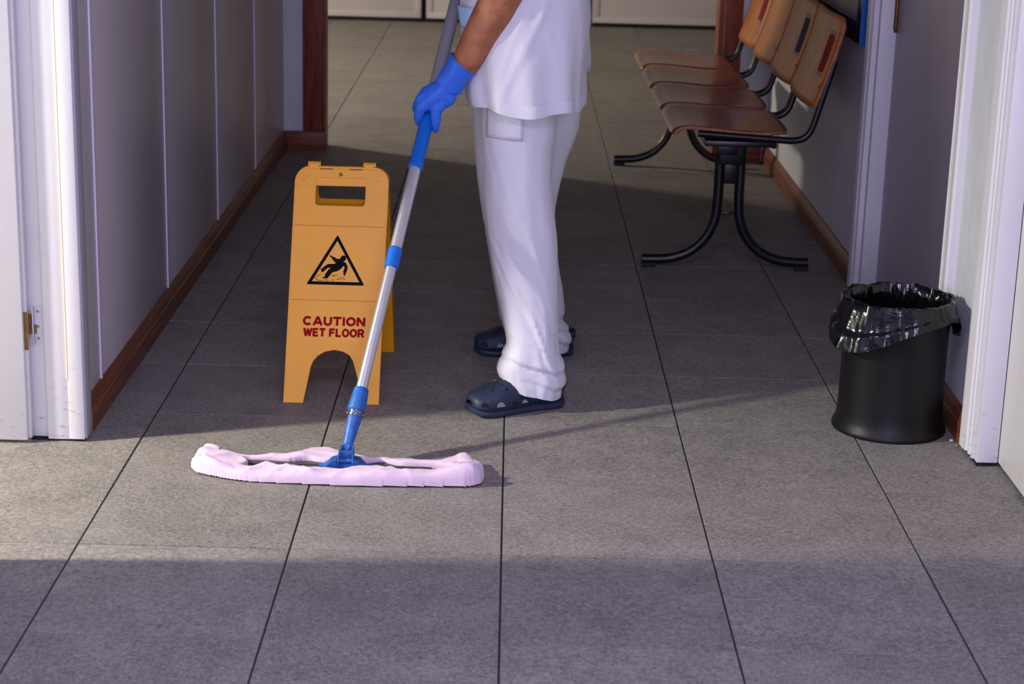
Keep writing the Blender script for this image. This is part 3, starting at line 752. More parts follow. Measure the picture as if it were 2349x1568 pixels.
def ridge(v): return (1 - abs(noise.noise(v))) ** 3
for i in range(gx + 1):
    for j in range(gy + 1):
        x = -0.755 + i * st_; y = -0.075 + j * st_
        do = poly_dist(OUTs, x, y); no = NEAR
        if do < -st_ * 0.75: continue
        dh = -poly_dist(HOLs, x, y); nh = NEAR
        if dh < -st_ * 0.75: continue
        x_, y_ = x, y
        if do < 0: x_, y_ = no
        elif dh < 0: x_, y_ = nh
        frontness = max(0, min(1, (0.03 - y) / 0.03)); endness = max(0, min(1, (abs(x + 0.395) - 0.235) / 0.08))
        H0 = 0.020 + 0.011 * frontness + 0.012 * endness
        eo = max(0, min(1, (do + st_ * 0.75) / 0.018)); eh = max(0, min(1, (dh + st_) / 0.014))
        prof = math.sqrt(max(0, 1 - (1 - eo) ** 2)) * (0.42 + 0.58 * math.sqrt(max(0, 1 - (1 - eh) ** 2)))
        cr = 0.62 * ridge(Vector((x * 7 + y * 10, y * 9 - x * 2, 2.0))) + 0.42 * ridge(Vector((x * 13 - y * 20, y * 14, 5.0))) + 0.07 * ridge(Vector((x * 30 + y * 30, y * 24, 8.0)))
        z = 0.003 + H0 * prof * (0.68 + 0.52 * cr) + 0.003 * endness * math.sin(y * 60 + x * 40) * prof
        if dh < 0.004: z = max(z, 0.0112)
        grid[i, j] = bm.verts.new((x_, y_, z))
for i in range(gx):
    for j in range(gy):
        q = [grid.get(k) for k in ((i, j), (i + 1, j), (i + 1, j + 1), (i, j + 1))]
        if all(q): bm.faces.new(q)
for e in [e for e in bm.edges if e.is_boundary]:
    pass
ret = bmesh.ops.extrude_edge_only(bm, edges=[e for e in bm.edges if e.is_boundary])
for v in [g for g in ret['geom'] if isinstance(g, bmesh.types.BMVert)]: v.co.z = 0.0015
bmesh.ops.smooth_vert(bm, verts=bm.verts, factor=0.5, use_axis_x=True, use_axis_y=True, use_axis_z=False)
bmesh.ops.smooth_vert(bm, verts=bm.verts, factor=0.5, use_axis_x=True, use_axis_y=True, use_axis_z=True)
cl = obj('mop_cloth', bm, M['cloth'], mop, angle=80)
# loose tips of the cloth: folded thin flaps
def flap(P, parent, th=0.0035, name='cloth_flap'):
    bm = bmesh.new(); n_ = len(P); m_ = len(P[0])
    V_ = [[bm.verts.new(p) for p in r] for r in P]
    for i in range(n_ - 1):
        for j in range(m_ - 1): bm.faces.new((V_[i][j], V_[i][j + 1], V_[i + 1][j + 1], V_[i + 1][j]))
    o = obj(name, bm, M['cloth'], parent)
    s = o.modifiers.new('thick', 'SOLIDIFY'); s.thickness = th; s.offset = 0
    u = o.modifiers.new('sub', 'SUBSURF'); u.levels = 2; u.render_levels = 2
    return o
flap([[(-0.742, 0.050, 0.012), (-0.730, 0.100, 0.016), (-0.724, 0.128, 0.030)], [(-0.722, 0.040, 0.030), (-0.706, 0.094, 0.034), (-0.716, 0.122, 0.036)], [(-0.690, 0.050, 0.030), (-0.676, 0.100, 0.030), (-0.690, 0.112, 0.034)]], mop)
flap([[(-0.118, 0.050, 0.022), (-0.122, 0.088, 0.030), (-0.105, 0.108, 0.032)], [(-0.092, 0.036, 0.038), (-0.092, 0.080, 0.040), (-0.088, 0.104, 0.036)], [(-0.062, 0.010, 0.034), (-0.068, 0.060, 0.030), (-0.076, 0.090, 0.022)], [(-0.044, -0.004, 0.018), (-0.050, 0.040, 0.012), (-0.060, 0.070, 0.008)]], mop)
flap([[(-0.066, -0.040, 0.003), (-0.060, -0.020, 0.004), (-0.050, 0.010, 0.004)], [(-0.058, -0.036, 0.022), (-0.048, -0.006, 0.022), (-0.044, 0.026, 0.018)], [(-0.076, -0.010, 0.034), (-0.060, 0.020, 0.034), (-0.058, 0.040, 0.026)]], mop)

# ------------------------------------------------------------------ waiting bench
bench = thing('waiting_bench', 'row of four plywood chairs on a black steel beam by the wall', 'bench', (0.78, 3.225, 0))
SEATS = [2.14 + 0.55 * k for k in range(4)]; SW = 0.52
def seat_mesh():
    bm = bmesh.new(); nx, ny = 26, 14
    prof = [(0.545, 0.482), (0.552, 0.494), (0.572, 0.504), (0.60, 0.508), (0.66, 0.506), (0.74, 0.500), (0.83, 0.494), (0.90, 0.492), (0.945, 0.494)]
    P = catmull([(x, 0, z) for x, z in prof], 4)
    V_ = []
    for j in range(ny + 1):
        f = j / ny * 2 - 1; row = []
        for i, p in enumerate(P):
            t = i / (len(P) - 1)
            rnd = max(0, (abs(f) - 0.72) / 0.28)
            x = p.x
            # rounded rear corners and slightly rounded front corners
            x = 0.545 + (x - 0.545) * (1 - 0.16 * rnd ** 2.4)
            x += 0.012 * rnd ** 2 * (1 - t)
            sag = -0.010 * (1 - f * f) * math.sin(PI * min(1, t * 1.1)) if t < 0.95 else 0
            row.append(bm.verts.new((x, f * SW / 2, p.z + sag)))
        V_.append(row)
    for j in range(ny):
        for i in range(len(P) - 1): bm.faces.new((V_[j][i], V_[j][i + 1], V_[j + 1][i + 1], V_[j + 1][i]))
    return bm
def back_mesh():
    bm = bmesh.new(); ny, nz = 18, 12; V_ = []
    for j in range(ny + 1):
        f = j / ny * 2 - 1; row = []
        for i in range(nz + 1):
            t = i / nz
            rnd = max(0, (abs(f) - 0.80) / 0.20)
            tt = t * (1 - 0.10 * rnd ** 2.2) + 0.015 * rnd ** 2.2 * (1 - t)
            x = 1.000 + 0.090 * tt + 0.008 * math.sin(PI * tt) + 0.018 * abs(f) ** 2.2
            row.append(bm.verts.new((x, f * 0.272, 0.585 + 0.305 * tt)))
        V_.append(row)
    for j in range(ny):
        for i in range(nz): bm.faces.new((V_[j][i], V_[j][i + 1], V_[j + 1][i + 1], V_[j + 1][i]))
    return bm
def ply(o, th, off):
    s = o.modifiers.new('ply', 'SOLIDIFY'); s.thickness = th; s.offset = off; s.use_rim = True; s.material_offset_rim = 1
    o.data.materials.append(M['ply'])
def shift(bm, dy):
    bmesh.ops.translate(bm, verts=bm.verts, vec=(0, dy, 0)); return bm
for k, y0 in enumerate(SEATS):
    yc = y0 + SW / 2
    s = obj('seat', shift(seat_mesh(), yc), M['seat'], bench); ply(s, 0.012, 0)
    for p in s.data.polygons: p.use_smooth = True
    bk = obj('backrest', shift(back_mesh(), yc), M['back'], bench); ply(bk, 0.012, 0)
    for sy_ in (-1, 1):        # bent rod carrying seat and back
        yr = yc + sy_ * (SW / 2 + 0.002)
        path = [(0.632, yr, 0.490), (0.75, yr, 0.484), (0.90, yr, 0.476), (0.950, yr, 0.474), (0.985, yr, 0.480), (1.008, yr, 0.500), (1.022, yr, 0.535), (1.045, yr, 0.62), (1.078, yr, 0.745)]
        bm = bmesh.new(); tube(bm, catmull(path, 5), 0.0120, 12); obj('support_rod', bm, M['black_steel'], bench)
    for yb in (-0.14, 0.14):
        bm = bmesh.new(); box(bm, 0.66, 0.90, yc + yb - 0.02, yc + yb + 0.02, 0.462, 0.478, 0.002); obj('seat_bracket', bm, M['black_steel'], bench)
        bm = bmesh.new(); ellipsoid(bm, (1.000 + 0.090 * 0.23 + 0.008 * 0.66 + 0.018 * 0.885 ** 2.2 - 0.0062, yc + yb * 1.72, 0.655), (0.003, 0.006, 0.006), seg=12, ring=8); obj('rivet', bm, M['brass'], bk)
    bm = None
    lc = [('label_red', 0.10), ('label_blue', -0.02), (None, 0), ('label_red', 0.05)][k]
    if lc[0]:
        bm = bmesh.new(); yl = yc - 0.215
        def bx(u, v):
            t = (v - 0.585) / 0.305; f = abs((u - yc) / 0.272)
            return 1.000 + 0.090 * t + 0.008 * math.sin(PI * t) + 0.018 * f ** 2.2 - 0.0064
        P = [(yl, 0.70), (yl + 0.060, 0.70), (yl + 0.060, 0.825), (yl, 0.825)]
        extrude_poly(bm, P, 0.0, 0.002, lambda u, v, q: Vector((bx(u, v) - q, u, v)))
        obj('number_label', bm, M[lc[0]], bk, smooth=False)
        for zz in (0.692, 0.833):
            bm = bmesh.new(); extrude_poly(bm, [(yl - 0.002, zz - 0.005), (yl + 0.062, zz - 0.005), (yl + 0.062, zz + 0.005), (yl - 0.002, zz + 0.005)], 0.0, 0.002, lambda u, v, q: Vector((bx(u, v) - q, u, v)))
            obj('label_holder', bm, M['holder'], bk, smooth=False)
obj('beam', BX(0.705, 0.775, 2.16, 4.29, 0.415, 0.462, 0.004), M['black_steel'], bench)
obj('cross_plate', BX(0.66, 0.90, 2.15, 2.30, 0.445, 0.464, 0.002), M['black_steel'], bench)
for yl in (2.24, 4.21):
    lg = obj('leg', BX(0.718, 0.802, yl - 0.030, yl + 0.030, 0.372, 0.452, 0.004), M['black_steel'], bench)
    obj('sleeve', BX(0.737, 0.783, yl - 0.024, yl + 0.024, 0.305, 0.40, 0.003), M['black_steel'], lg)
    for sx_ in (-1, 1):
        c = 0.760
        P = [(c + sx_ * 0.036, yl, 0.44), (c + sx_ * 0.036, yl, 0.34), (c + sx_ * 0.037, yl, 0.24), (c + sx_ * 0.044, yl, 0.175), (c + sx_ * 0.072, yl, 0.110), (c + sx_ * 0.122, yl, 0.060), (c + sx_ * 0.185, yl, 0.034), (c + sx_ * 0.240, yl, 0.028), (c + sx_ * 0.290, yl, 0.027)]
        bm = bmesh.new(); tube(bm, catmull(P, 6), 0.0175, 16); obj('curved_tube', bm, M['black_steel'], lg)
        obj('foot_pad', BX(c + sx_ * 0.268 - 0.024, c + sx_ * 0.268 + 0.024, yl - 0.016, yl + 0.016, 0.0, 0.016, 0.002), M['dark_rubber'], lg)
    obj('spacer', BX(0.742, 0.778, yl - 0.006, yl + 0.006, 0.192, 0.202, 0.001), M['black_steel'], lg)
bm = bmesh.new(); tube(bm, [(0.895, 2.16, 0.452), (0.895, 4.29, 0.452)], 0.012, 12); obj('rear_bar', bm, M['black_steel'], bench)

# ------------------------------------------------------------------ waste bin and liner
BC = Vector((1.003, 0.495, 0))
binr = thing('waste_bin', 'round black plastic waste bin standing against the baseboard', 'bin', BC)
bm = bmesh.new()
prof = [(0.0, 0.004), (0.132, 0.004), (0.146, 0.0), (0.1475, 0.006), (0.1455, 0.013), (0.1405, 0.020), (0.1370, 0.036), (0.1345, 0.06), (0.1335, 0.20), (0.1345, 0.292), (0.1365, 0.296), (0.1375, 0.330), (0.1400, 0.334), (0.1400, 0.340), (0.1340, 0.341), (0.1325, 0.330), (0.130, 0.20), (0.1290, 0.02), (0.0, 0.016)]
lathe(bm, prof, BC, 72)
bb = obj('bin_body', bm, M['black_plastic'], binr, angle=30)
bm = bmesh.new(); lathe(bm, [(0.1350, 0.041), (0.1362, 0.044), (0.1350, 0.047)], BC, 72); obj('rib', bm, M['black_plastic'], bb)
bm = bmesh.new()
tube(bm, [BC + Vector((0.1375 * math.cos(a_), 0.1375 * math.sin(a_), 0.312)) for a_ in [math.radians(-95 + k * 4) for k in range(11)]], 0.0022, 8); obj('grip_bar', bm, M['black_plastic'], bb)
# liner: down inside, over the rim, uneven skirt outside
liner = None
bm = bmesh.new(); NA = 180
drop = [(-180, 0.075, 0.020), (-165, 0.098, 0.034), (-150, 0.112, 0.038), (-135, 0.108, 0.026), (-120, 0.094, 0.014), (-105, 0.080, 0.010), (-90, 0.060, 0.008), (-75, 0.044, 0.010), (-60, 0.034, 0.012), (-45, 0.030, 0.014), (-35, 0.032, 0.016), (-25, 0.065, 0.014), (-12, 0.085, 0.010), (0, 0.082, 0.006), (20, 0.07, 0.003), (60, 0.06, 0.006), (120, 0.06, 0.010), (160, 0.068, 0.015), (180, 0.075, 0.020)]
rings = []
levels = [('in', 0.16), ('in', 0.09), ('in', 0.05), ('in', 0.02), ('rim', 0.0), ('rim', 0.5), ('rim', 1.0), ('out', 0.15), ('out', 0.3), ('out', 0.45), ('out', 0.58), ('out', 0.62), ('out', 0.72), ('out', 0.82), ('out', 0.92), ('out', 1.0), ('back', 0.93), ('back', 0.80)]
for kind, q in levels:
    r_ = []
    for k in range(NA):
        a_ = -180 + 360 * k / NA; th = math.radians(a_)
        dr, fl = interp(drop, a_)
        n1 = noise.noise(Vector((math.cos(th) * 4.2, math.sin(th) * 4.2, 1.7)))
        n2 = noise.noise(Vector((math.cos(th) * 11, math.sin(th) * 11, 4.1 + q)))
        n3 = noise.noise(Vector((math.cos(th) * 20, math.sin(th) * 20, q * 3)))
        top = 0.348 + 0.007 * n1 + 0.004 * n2
        if kind == 'in':
            rr = 0.1290 - 0.05 * q - 0.012 * abs(n2) * (1 - q) - 0.006 * abs(n3); z = top - q
        elif kind == 'rim':
            rr = 0.1290 + 0.015 * q + 0.002 * n2; z = top + 0.006 * math.sin(PI * (0.5 * q + 0.25)) + 0.002 * n3
        else:
            band = 0.006 if (kind == 'out' and q >= 0.62) else 0.0
            rr = 0.1445 + fl * (q ** 0.8) + band + 0.007 * n2 * q + 0.0016 * n3
            z = top - 0.004 - dr * q + 0.004 * n3 * (0.3 if q < 0.9 else 0.6)
            if kind == 'back': rr -= 0.007
        rr = max(rr, 0.1412) if kind in ('out', 'back') else rr
        p_ = BC + Vector((rr * math.cos(th), rr * math.sin(th), z))
        p_.x = min(p_.x, 1.1715)
        r_.append(p_)
    rings.append(r_)
loft(bm, rings, True, True, False)
lo = obj('bin_liner', bm, M['liner'], None, angle=70)
lo.data.transform(Matrix.Translation(-BC)); lo.location = BC
tag(lo, 'shiny black plastic bag lining the waste bin, folded over its rim', 'bin liner')

# ------------------------------------------------------------------ notice board
nb = thing('notice_board', 'blue-edged notice board hanging on the wall above the chairs', 'board', (XR - 0.012, 2.9, 0.80))
obj('panel', BX(XR - 0.016, XR, 2.22, 3.58, 0.87, 1.72), M['board_grey'], nb, smooth=False)
obj('bottom_rail', BX(XR - 0.020, XR, 2.136, 3.66, 0.802, 0.872, 0.001), M['navy'], nb)
obj('top_rail', BX(XR - 0.020, XR, 2.136, 3.66, 1.718, 1.788, 0.001), M['navy'], nb)
obj('side_rail', BX(XR - 0.020, XR, 3.576, 3.66, 0.872, 1.718, 0.001), M['navy'], nb)
obj('side_rail', BX(XR - 0.020, XR, 2.136, 2.222, 0.872, 1.718, 0.001), M['navy'], nb)
obj('edge_strip', BX(XR - 0.022, XR, 2.130, 2.1365, 0.802, 1.788, 0.0008), M['board_blue'], nb)

# ------------------------------------------------------------------ small marks on the floor
for k, (x, y, l_) in enumerate([(0.60, 8.65, 0.05), (0.66, 8.645, 0.03), (0.78, 8.64, 0.07), (0.96, 8.65, 0.05), (1.10, 8.66, 0.05), (1.22, 8.66, 0.13), (1.37, 8.63, 0.07)]):
    o = obj('floor_tape', BX(x - l_ / 2, x + l_ / 2, y - 0.025, y + 0.025, 0.0004, 0.0014), M['tape'], None, smooth=False)
    tag(o, 'blue tape scrap on the far room floor, %s counting rightwards from the cleaner' % ('first', 'second', 'third', 'fourth', 'fifth', 'sixth', 'seventh')[k], 'tape', 'tape scraps on the far room floor')
for k, (x, y, s_) in enumerate([(1.145, 0.385, 0.006), (1.160, 0.330, 0.004), (1.150, 0.352, 0.003), (1.168, 0.300, 0.004)]):
    bm = bmesh.new(); ellipsoid(bm, (x, y, s_ * 0.5), (s_, s_ * 0.8, s_ * 0.55), seg=8, ring=6)
    for v in bm.verts: v.co += Vector((random.uniform(-1, 1), random.uniform(-1, 1), 0)) * s_ * 0.15
    tag(obj('plaster_crumb', bm, M['crumb']), ('largest pale plaster crumb on the floor, closest to the bin', 'plaster crumb on the floor, third in line from the bin', 'smallest plaster crumb on the floor, next after the largest', 'plaster crumb on the floor farthest from the bin, against the casing')[k], 'debris', 'plaster crumbs by the door casing')

# ------------------------------------------------------------------ person
person = thing('person', 'cleaner in white tunic and trousers, blue gloves and navy clogs, pushing the mop', 'person', (0.06, 0.80, 0))
ARM = dict(sh=(0.055, 0.585, 1.395), el=(0.010, 0.560, 1.155), wr=(-0.134, 0.597, 0.882))
# body: one fused surface (torso, legs, arms, neck, head)
bm = bmesh.new()
def ell_rings(tab, n=28):
    rings = []
    for x, y, z, rx, ry in tab:
        rings.append([Vector((x + rx * math.cos(2 * PI * k / n), y + ry * math.sin(2 * PI * k / n), z)) for k in range(n)])
    return rings
loft(bm, ell_rings([(0.04, 0.76, 0.78, 0.10, 0.15), (0.04, 0.76, 0.90, 0.115, 0.165), (0.03, 0.76, 1.02, 0.105, 0.150), (0.025, 0.76, 1.15, 0.110, 0.160), (0.03, 0.765, 1.30, 0.115, 0.175), (0.045, 0.77, 1.38, 0.095, 0.175), (0.055, 0.77, 1.43, 0.06, 0.10)]), True, True, True)
capsule_chain(bm, [(0.05, 0.77, 1.40), (0.035, 0.77, 1.47), (0.015, 0.77, 1.52)], [0.062, 0.055, 0.055])
capsule_chain(bm, [(0.03, 0.68, 0.80), (0.035, 0.635, 0.44), (0.09, 0.595, 0.10)], [0.072, 0.055, 0.038])
capsule_chain(bm, [(0.045, 0.84, 0.80), (0.035, 0.96, 0.42), (0.11, 1.085, 0.10)], [0.072, 0.055, 0.038])
capsule_chain(bm, [ARM['sh'], (0.03, 0.57, 1.28), ARM['el']], [0.058, 0.050, 0.047])
capsule_chain(bm, [ARM['el'], (-0.046, 0.575, 1.050), (-0.092, 0.587, 0.960), ARM['wr'], (-0.146, 0.603, 0.862)], [0.047, 0.052, 0.046, 0.0325, 0.020])
RH = HP(1.48)
capsule_chain(bm, [(0.055, 0.955, 1.395), (0.075, 1.06, 1.30), (0.070, 1.14, 1.215)], [0.058, 0.050, 0.046])
capsule_chain(bm, [(0.070, 1.14, 1.215), (-0.01, 1.09, 1.205), (-0.085, 1.03, 1.20)], [0.046, 0.042, 0.032])
# head with face (looking down towards the mop, -x)
HC = Vector((-0.01, 0.77, 1.615)); tilt = Euler((0, math.radians(-16), 0))
def hp(x, y, z): return HC + tilt.to_matrix() @ Vector((x, y, z))
ellipsoid(bm, hp(0.01, 0, 0.03), (0.098, 0.077, 0.092), tilt)
ellipsoid(bm, hp(-0.025, 0, -0.045), (0.066, 0.058, 0.072), tilt)
capsule_chain(bm, [hp(-0.083, 0, 0.015), hp(-0.105, 0, -0.020), hp(-0.094, 0, -0.032)], [0.010, 0.013, 0.011])
for s_ in (-1, 1):
    ellipsoid(bm, hp(0.012, s_ * 0.078, -0.005), (0.018, 0.008, 0.030), tilt)
    ellipsoid(bm, hp(-0.078, s_ * 0.032, 0.030), (0.012, 0.024, 0.007), tilt)
capsule_chain(bm, [hp(-0.080, -0.022, -0.062), hp(-0.090, 0, -0.060), hp(-0.080, 0.022, -0.062)], [0.006, 0.008, 0.006])
ellipsoid(bm, hp(-0.070, 0, -0.098), (0.022, 0.026, 0.018), tilt)
body = obj('body', bm, M['skin'], person); fuse(body, 0.0075, 5)
for s_ in (-1, 1):
    bm = bmesh.new(); ellipsoid(bm, hp(-0.080, s_ * 0.031, 0.012), (0.010, 0.013, 0.008), tilt); obj('eye', bm, M['eye'], person)
bm = bmesh.new(); ellipsoid(bm, hp(0.022, 0, 0.052), (0.100, 0.083, 0.088), tilt); ellipsoid(bm, hp(0.060, 0, 0.0), (0.060, 0.076, 0.070), tilt)
hr = obj('hair', bm, M['hair'], person); fuse(hr, 0.008, 3)

# trousers --------------------------------------------------------------
near_leg = [(0.048, 0.002, 0.148, 0.587), (0.064, -0.010, 0.152, 0.585), (0.087, -0.023, 0.161, 0.587), (0.111, -0.024, 0.158, 0.589), (0.140, -0.012, 0.146, 0.593), (0.169, 0.003, 0.140, 0.602), (0.204, -0.004, 0.137, 0.614), (0.273, -0.020, 0.136, 0.638), (0.365, -0.040, 0.132, 0.658), (0.434, -0.053, 0.128, 0.665), (0.536, -0.067, 0.114, 0.669), (0.604, -0.070, 0.106, 0.671), (0.671, -0.074, 0.107, 0.671), (0.727, -0.077, 0.113, 0.668), (0.783, -0.078, 0.118, 0.664), (0.86, -0.08, 0.13, 0.68)]
far_leg = [(0.026, 0.015, 0.182, 1.078), (0.050, 0.004, 0.184, 1.072), (0.076, -0.006, 0.187, 1.064), (0.098, -0.014, 0.170, 1.058), (0.114, -0.017, 0.159, 1.053), (0.146, -0.024, 0.166, 1.043), (0.200, -0.034, 0.158, 1.028), (0.270, -0.047, 0.145, 1.009), (0.404, -0.070, 0.124, 0.972), (0.469, -0.082, 0.126, 0.953), (0.547, -0.094, 0.139, 0.930), (0.618, -0.101, 0.154, 0.909), (0.700, -0.107, 0.181, 0.885), (0.750, -0.110, 0.184, 0.870), (0.86, -0.10, 0.18, 0.84)]
def leg_loft(bm, tab, ry0, ry1, hem_tilt, seed, nr=120, na=72):
    z0, z1 = tab[0][0], tab[-1][0]; rings = []
    for i in range(nr + 1):
        f = (i / nr) ** 1.15; z = z0 + (z1 - z0) * f
        a_, b_, yc = interp(tab, z)
        # smooth the table a little
        s_ = [interp(tab, max(z0, min(z1, z + d))) for d in (-0.012, 0.012)]
        a_ = (a_ * 2 + s_[0][0] + s_[1][0]) / 4; b_ = (b_ * 2 + s_[0][1] + s_[1][1]) / 4; yc = (yc * 2 + s_[0][2] + s_[1][2]) / 4
        xc = (a_ + b_) / 2; rx = (b_ - a_) / 2; ry = ry0 + (ry1 - ry0) * f
        ring = []
        low = max(0.0, 1 - (z - z0) / 0.20); hemf = max(0.0, 1 - (z - z0) / 0.07)
        for k in range(na):
            th = 2 * PI * k / na; c, s = math.cos(th), math.sin(th)
            # long drapes, diagonal pulls, and cloth stacking over the shoe
            def rdg(u, v, q): return (1 - abs(noise.noise(Vector((u, v, q))))) ** 3 - 0.55
            hi = 1 - low
            d = 0.0055 * noise.noise(Vector((c * 1.6 + seed, s * 1.6, z * 3.0)))
            d += 0.0022 * rdg(c * 1.5 + z * 2.2 + seed, s * 1.5, z * 1.6) * (0.35 + 0.65 * hi)
            d += 0.0016 * rdg(c * 2.6 - z * 3.0 + seed, s * 2.6, z * 4.0)
            fs = max(0, -s)
            for zz0, sl, am, wd_ in ((0.50, -0.30, 0.0022, 0.030), (0.36, -0.14, 0.0014, 0.020), (0.245, -0.20, 0.0040, 0.016)):
                g = (z - zz0) - sl * c + 0.01 * math.sin(5 * th + seed)
                d += am * (math.exp(-(g / wd_) ** 2) - math.exp(-((g + 1.6 * wd_) / wd_) ** 2)) * (0.3 + 0.7 * fs)
            # break over the instep: a sharp crease with the cloth bulging above and below it
            lz = z - z0
            g = lz - (0.074 - 0.016 * c + 0.006 * math.sin(2 * th + seed))
            d += low * (0.0085 * math.exp(-((g - 0.016) / 0.013) ** 2) - 0.0130 * math.exp(-(g / 0.0050) ** 2))
            g = lz - (0.036 - 0.016 * c + 0.004 * math.sin(3 * th + 1 + seed))
            d += low * (0.0065 * math.exp(-((g - 0.012) / 0.010) ** 2) - 0.0080 * math.exp(-(g / 0.0045) ** 2)) * max(0, c + 0.35)
            g = lz - (0.128 - 0.030 * c)
            d += low * (0.006 * math.exp(-((g - 0.012) / 0.014) ** 2) - 0.006 * math.exp(-(g / 0.008) ** 2))
            d += 0.0036 * low * rdg(c * 3.2, s * 3.2 + seed, z * 16)
            d += 0.0012 * math.sin(34 * th) * max(0, 1 - lz / 0.022)
            e = 2.25
            sx_ = math.copysign(abs(c) ** (2 / e), c); sy_ = math.copysign(abs(s) ** (2 / e), s)
            zz = z + hemf * hem_tilt * c
            ring.append(Vector((xc + (rx + d * 0.6) * sx_, yc + (ry + d) * sy_, max(zz, 0.008))))
        rings.append(ring)
    # turned-in hem
    inner = [Vector((xc_ := (rings[0][k].x * 0.94 + 0.06 * sum(p.x for p in rings[0]) / na), rings[0][k].y * 0.94 + 0.06 * sum(p.y for p in rings[0]) / na, rings[0][k].z + 0.012)) for k in range(na)]
    loft(bm, [inner] + rings, True, False, True)
bm = bmesh.new()
leg_loft(bm, near_leg, 0.076, 0.098, -0.018, 0.0)
leg_loft(bm, far_leg, 0.078, 0.105, -0.004, 4.0)
loft(bm, ell_rings([(0.045, 0.76, 0.795, 0.09, 0.15), (0.045, 0.76, 0.84, 0.128, 0.190), (0.04, 0.76, 0.92, 0.125, 0.190), (0.03, 0.76, 1.0, 0.12, 0.18)]), True, True, True)
tr_ = obj('trousers', bm, M['white_cloth'], person, angle=80)
# thigh pocket, following the leg
def near_surface(x, z):
    a_, b_, yc = interp(near_leg, z); xc = (a_ + b_) / 2; rx = (b_ - a_) / 2
    f = (z - near_leg[0][0]) / (near_leg[-1][0] - near_leg[0][0]); f = max(0, min(1, f)); ry = 0.076 + (0.098 - 0.076) * f
    c = max(-0.98, min(0.98, (x - xc) / rx)); return yc - ry * (1 - abs(c) ** 2.25) ** (1 / 2.25)
bm = bmesh.new(); V_ = []
for j in range(9):
    row = []
    for i in range(11):
        x = -0.066 + 0.094 * i / 10; z = 0.716 + 0.094 * j / 8
        row.append(bm.verts.new((x, near_surface(x, z) - 0.0046, z - 0.006 * (i / 10) * 0.3)))
    V_.append(row)
for j in range(8):
    for i in range(10): bm.faces.new((V_[j][i], V_[j][i + 1], V_[j + 1][i + 1], V_[j + 1][i]))
pk = obj('thigh_pocket', bm, M['white_cloth'], tr_); s = pk.modifiers.new('thick', 'SOLIDIFY'); s.thickness = 0.0016; s.offset = 0

# tunic ------------------------------------------------------------------
tun = [(0.786, -0.118, 0.186, 0.222), (0.80, -0.124, 0.187, 0.222), (0.83, -0.131, 0.187, 0.221), (0.87, -0.136, 0.188, 0.219), (0.94, -0.141, 0.193, 0.214), (1.0, -0.145, 0.195, 0.208), (1.06, -0.147, 0.192, 0.204), (1.20, -0.145, 0.182, 0.206), (1.32, -0.130, 0.172, 0.206), (1.40, -0.085, 0.150, 0.190), (1.445, -0.035, 0.125, 0.130), (1.475, -0.010, 0.100, 0.085), (1.485, -0.005, 0.098, 0.082)]
bm = bmesh.new(); rings = []; na = 110; nr = 80
z0, z1 = tun[0][0], tun[-1][0]
for i in range(nr + 1):
    f = i / nr; z = z0 + (z1 - z0) * f; a_, b_, ry = interp(tun, z); ring = []
    low = max(0.0, 1 - (z - z0) / 0.30)
    for k in range(na):
        th = 2 * PI * k / na; c, s = math.cos(th), math.sin(th); e = 2.35
        d = low * (0.0075 * math.sin(7 * th + 1.1) + 0.005 * math.sin(12 * th + 2.0 + 5 * z)) + 0.007 * noise.noise(Vector((c * 1.7, s * 1.7, z * 3.5)))
        g = (z - 0.93) - 0.42 * c - 0.02
        d += 0.007 * math.exp(-(g / 0.022) ** 2) * max(0, -s)
        g = (z - 1.03) - 0.50 * c
        d += 0.006 * math.exp(-(g / 0.025) ** 2) * max(0, -s)
        d += 0.0045 * ((1 - abs(noise.noise(Vector((c * 2.2 + z * 2.5, s * 2.2, z * 3.0 + 9))))) ** 3 - 0.55) + 0.0018 * ((1 - abs(noise.noise(Vector((c * 4.0, s * 4.0, z * 5.0 + 3))))) ** 3 - 0.55)
        # vertical dart seam on the visible side
        d -= 0.0015 * math.exp(-((th - 1.5 * PI + 0.05) / 0.02) ** 2)
        sx_ = math.copysign(abs(c) ** (2 / e), c); sy_ = math.copysign(abs(s) ** (2 / e), s)
        zz = z + (1 - f) ** 12 * (0.006 * math.sin(5 * th) + 0.010 * max(0, -c) + 0.004 * s)
        ring.append(Vector(((a_ + b_) / 2 + ((b_ - a_) / 2 + d * 0.7) * sx_, 0.757 + (ry + d) * sy_, zz)))
    rings.append(ring)
cxm = Vector((0.035, 0.757, 0)); inner = [Vector((p.x * 0.96 + cxm.x * 0.04, p.y * 0.96 + cxm.y * 0.04, p.z + 0.012)) for p in rings[0]]
loft(bm, [inner] + rings, True, False, False)
# short sleeves
for pts in ([(0.055, 0.60, 1.405), (0.035, 0.570, 1.31), (0.020, 0.560, 1.225)], [(0.055, 0.94, 1.405), (0.070, 1.03, 1.33), (0.074, 1.10, 1.26)]):
    P = catmull(pts, 6); tube(bm, P, [0.074 - 0.004 * math.sin(i) for i in range(len(P))], 24, cap=False)
tu = obj('tunic', bm, M['white_cloth'], person, angle=80)
# hem band
bm = bmesh.new(); R0 = [Vector((p.x * 1.004 - cxm.x * 0.004, p.y * 1.004 - cxm.y * 0.004, p.z - 0.0005)) for p in rings[0]]
R1 = [Vector((p.x * 1.004 - cxm.x * 0.004, p.y * 1.004 - cxm.y * 0.004, p.z + 0.0215)) for p in rings[1]]
R2 = [Vector((p.x, p.y, p.z + 0.0225)) for p in rings[1]]
loft(bm, [rings[0], R0, R1, R2]); obj('hem', bm, M['white_cloth'], tu, angle=60)
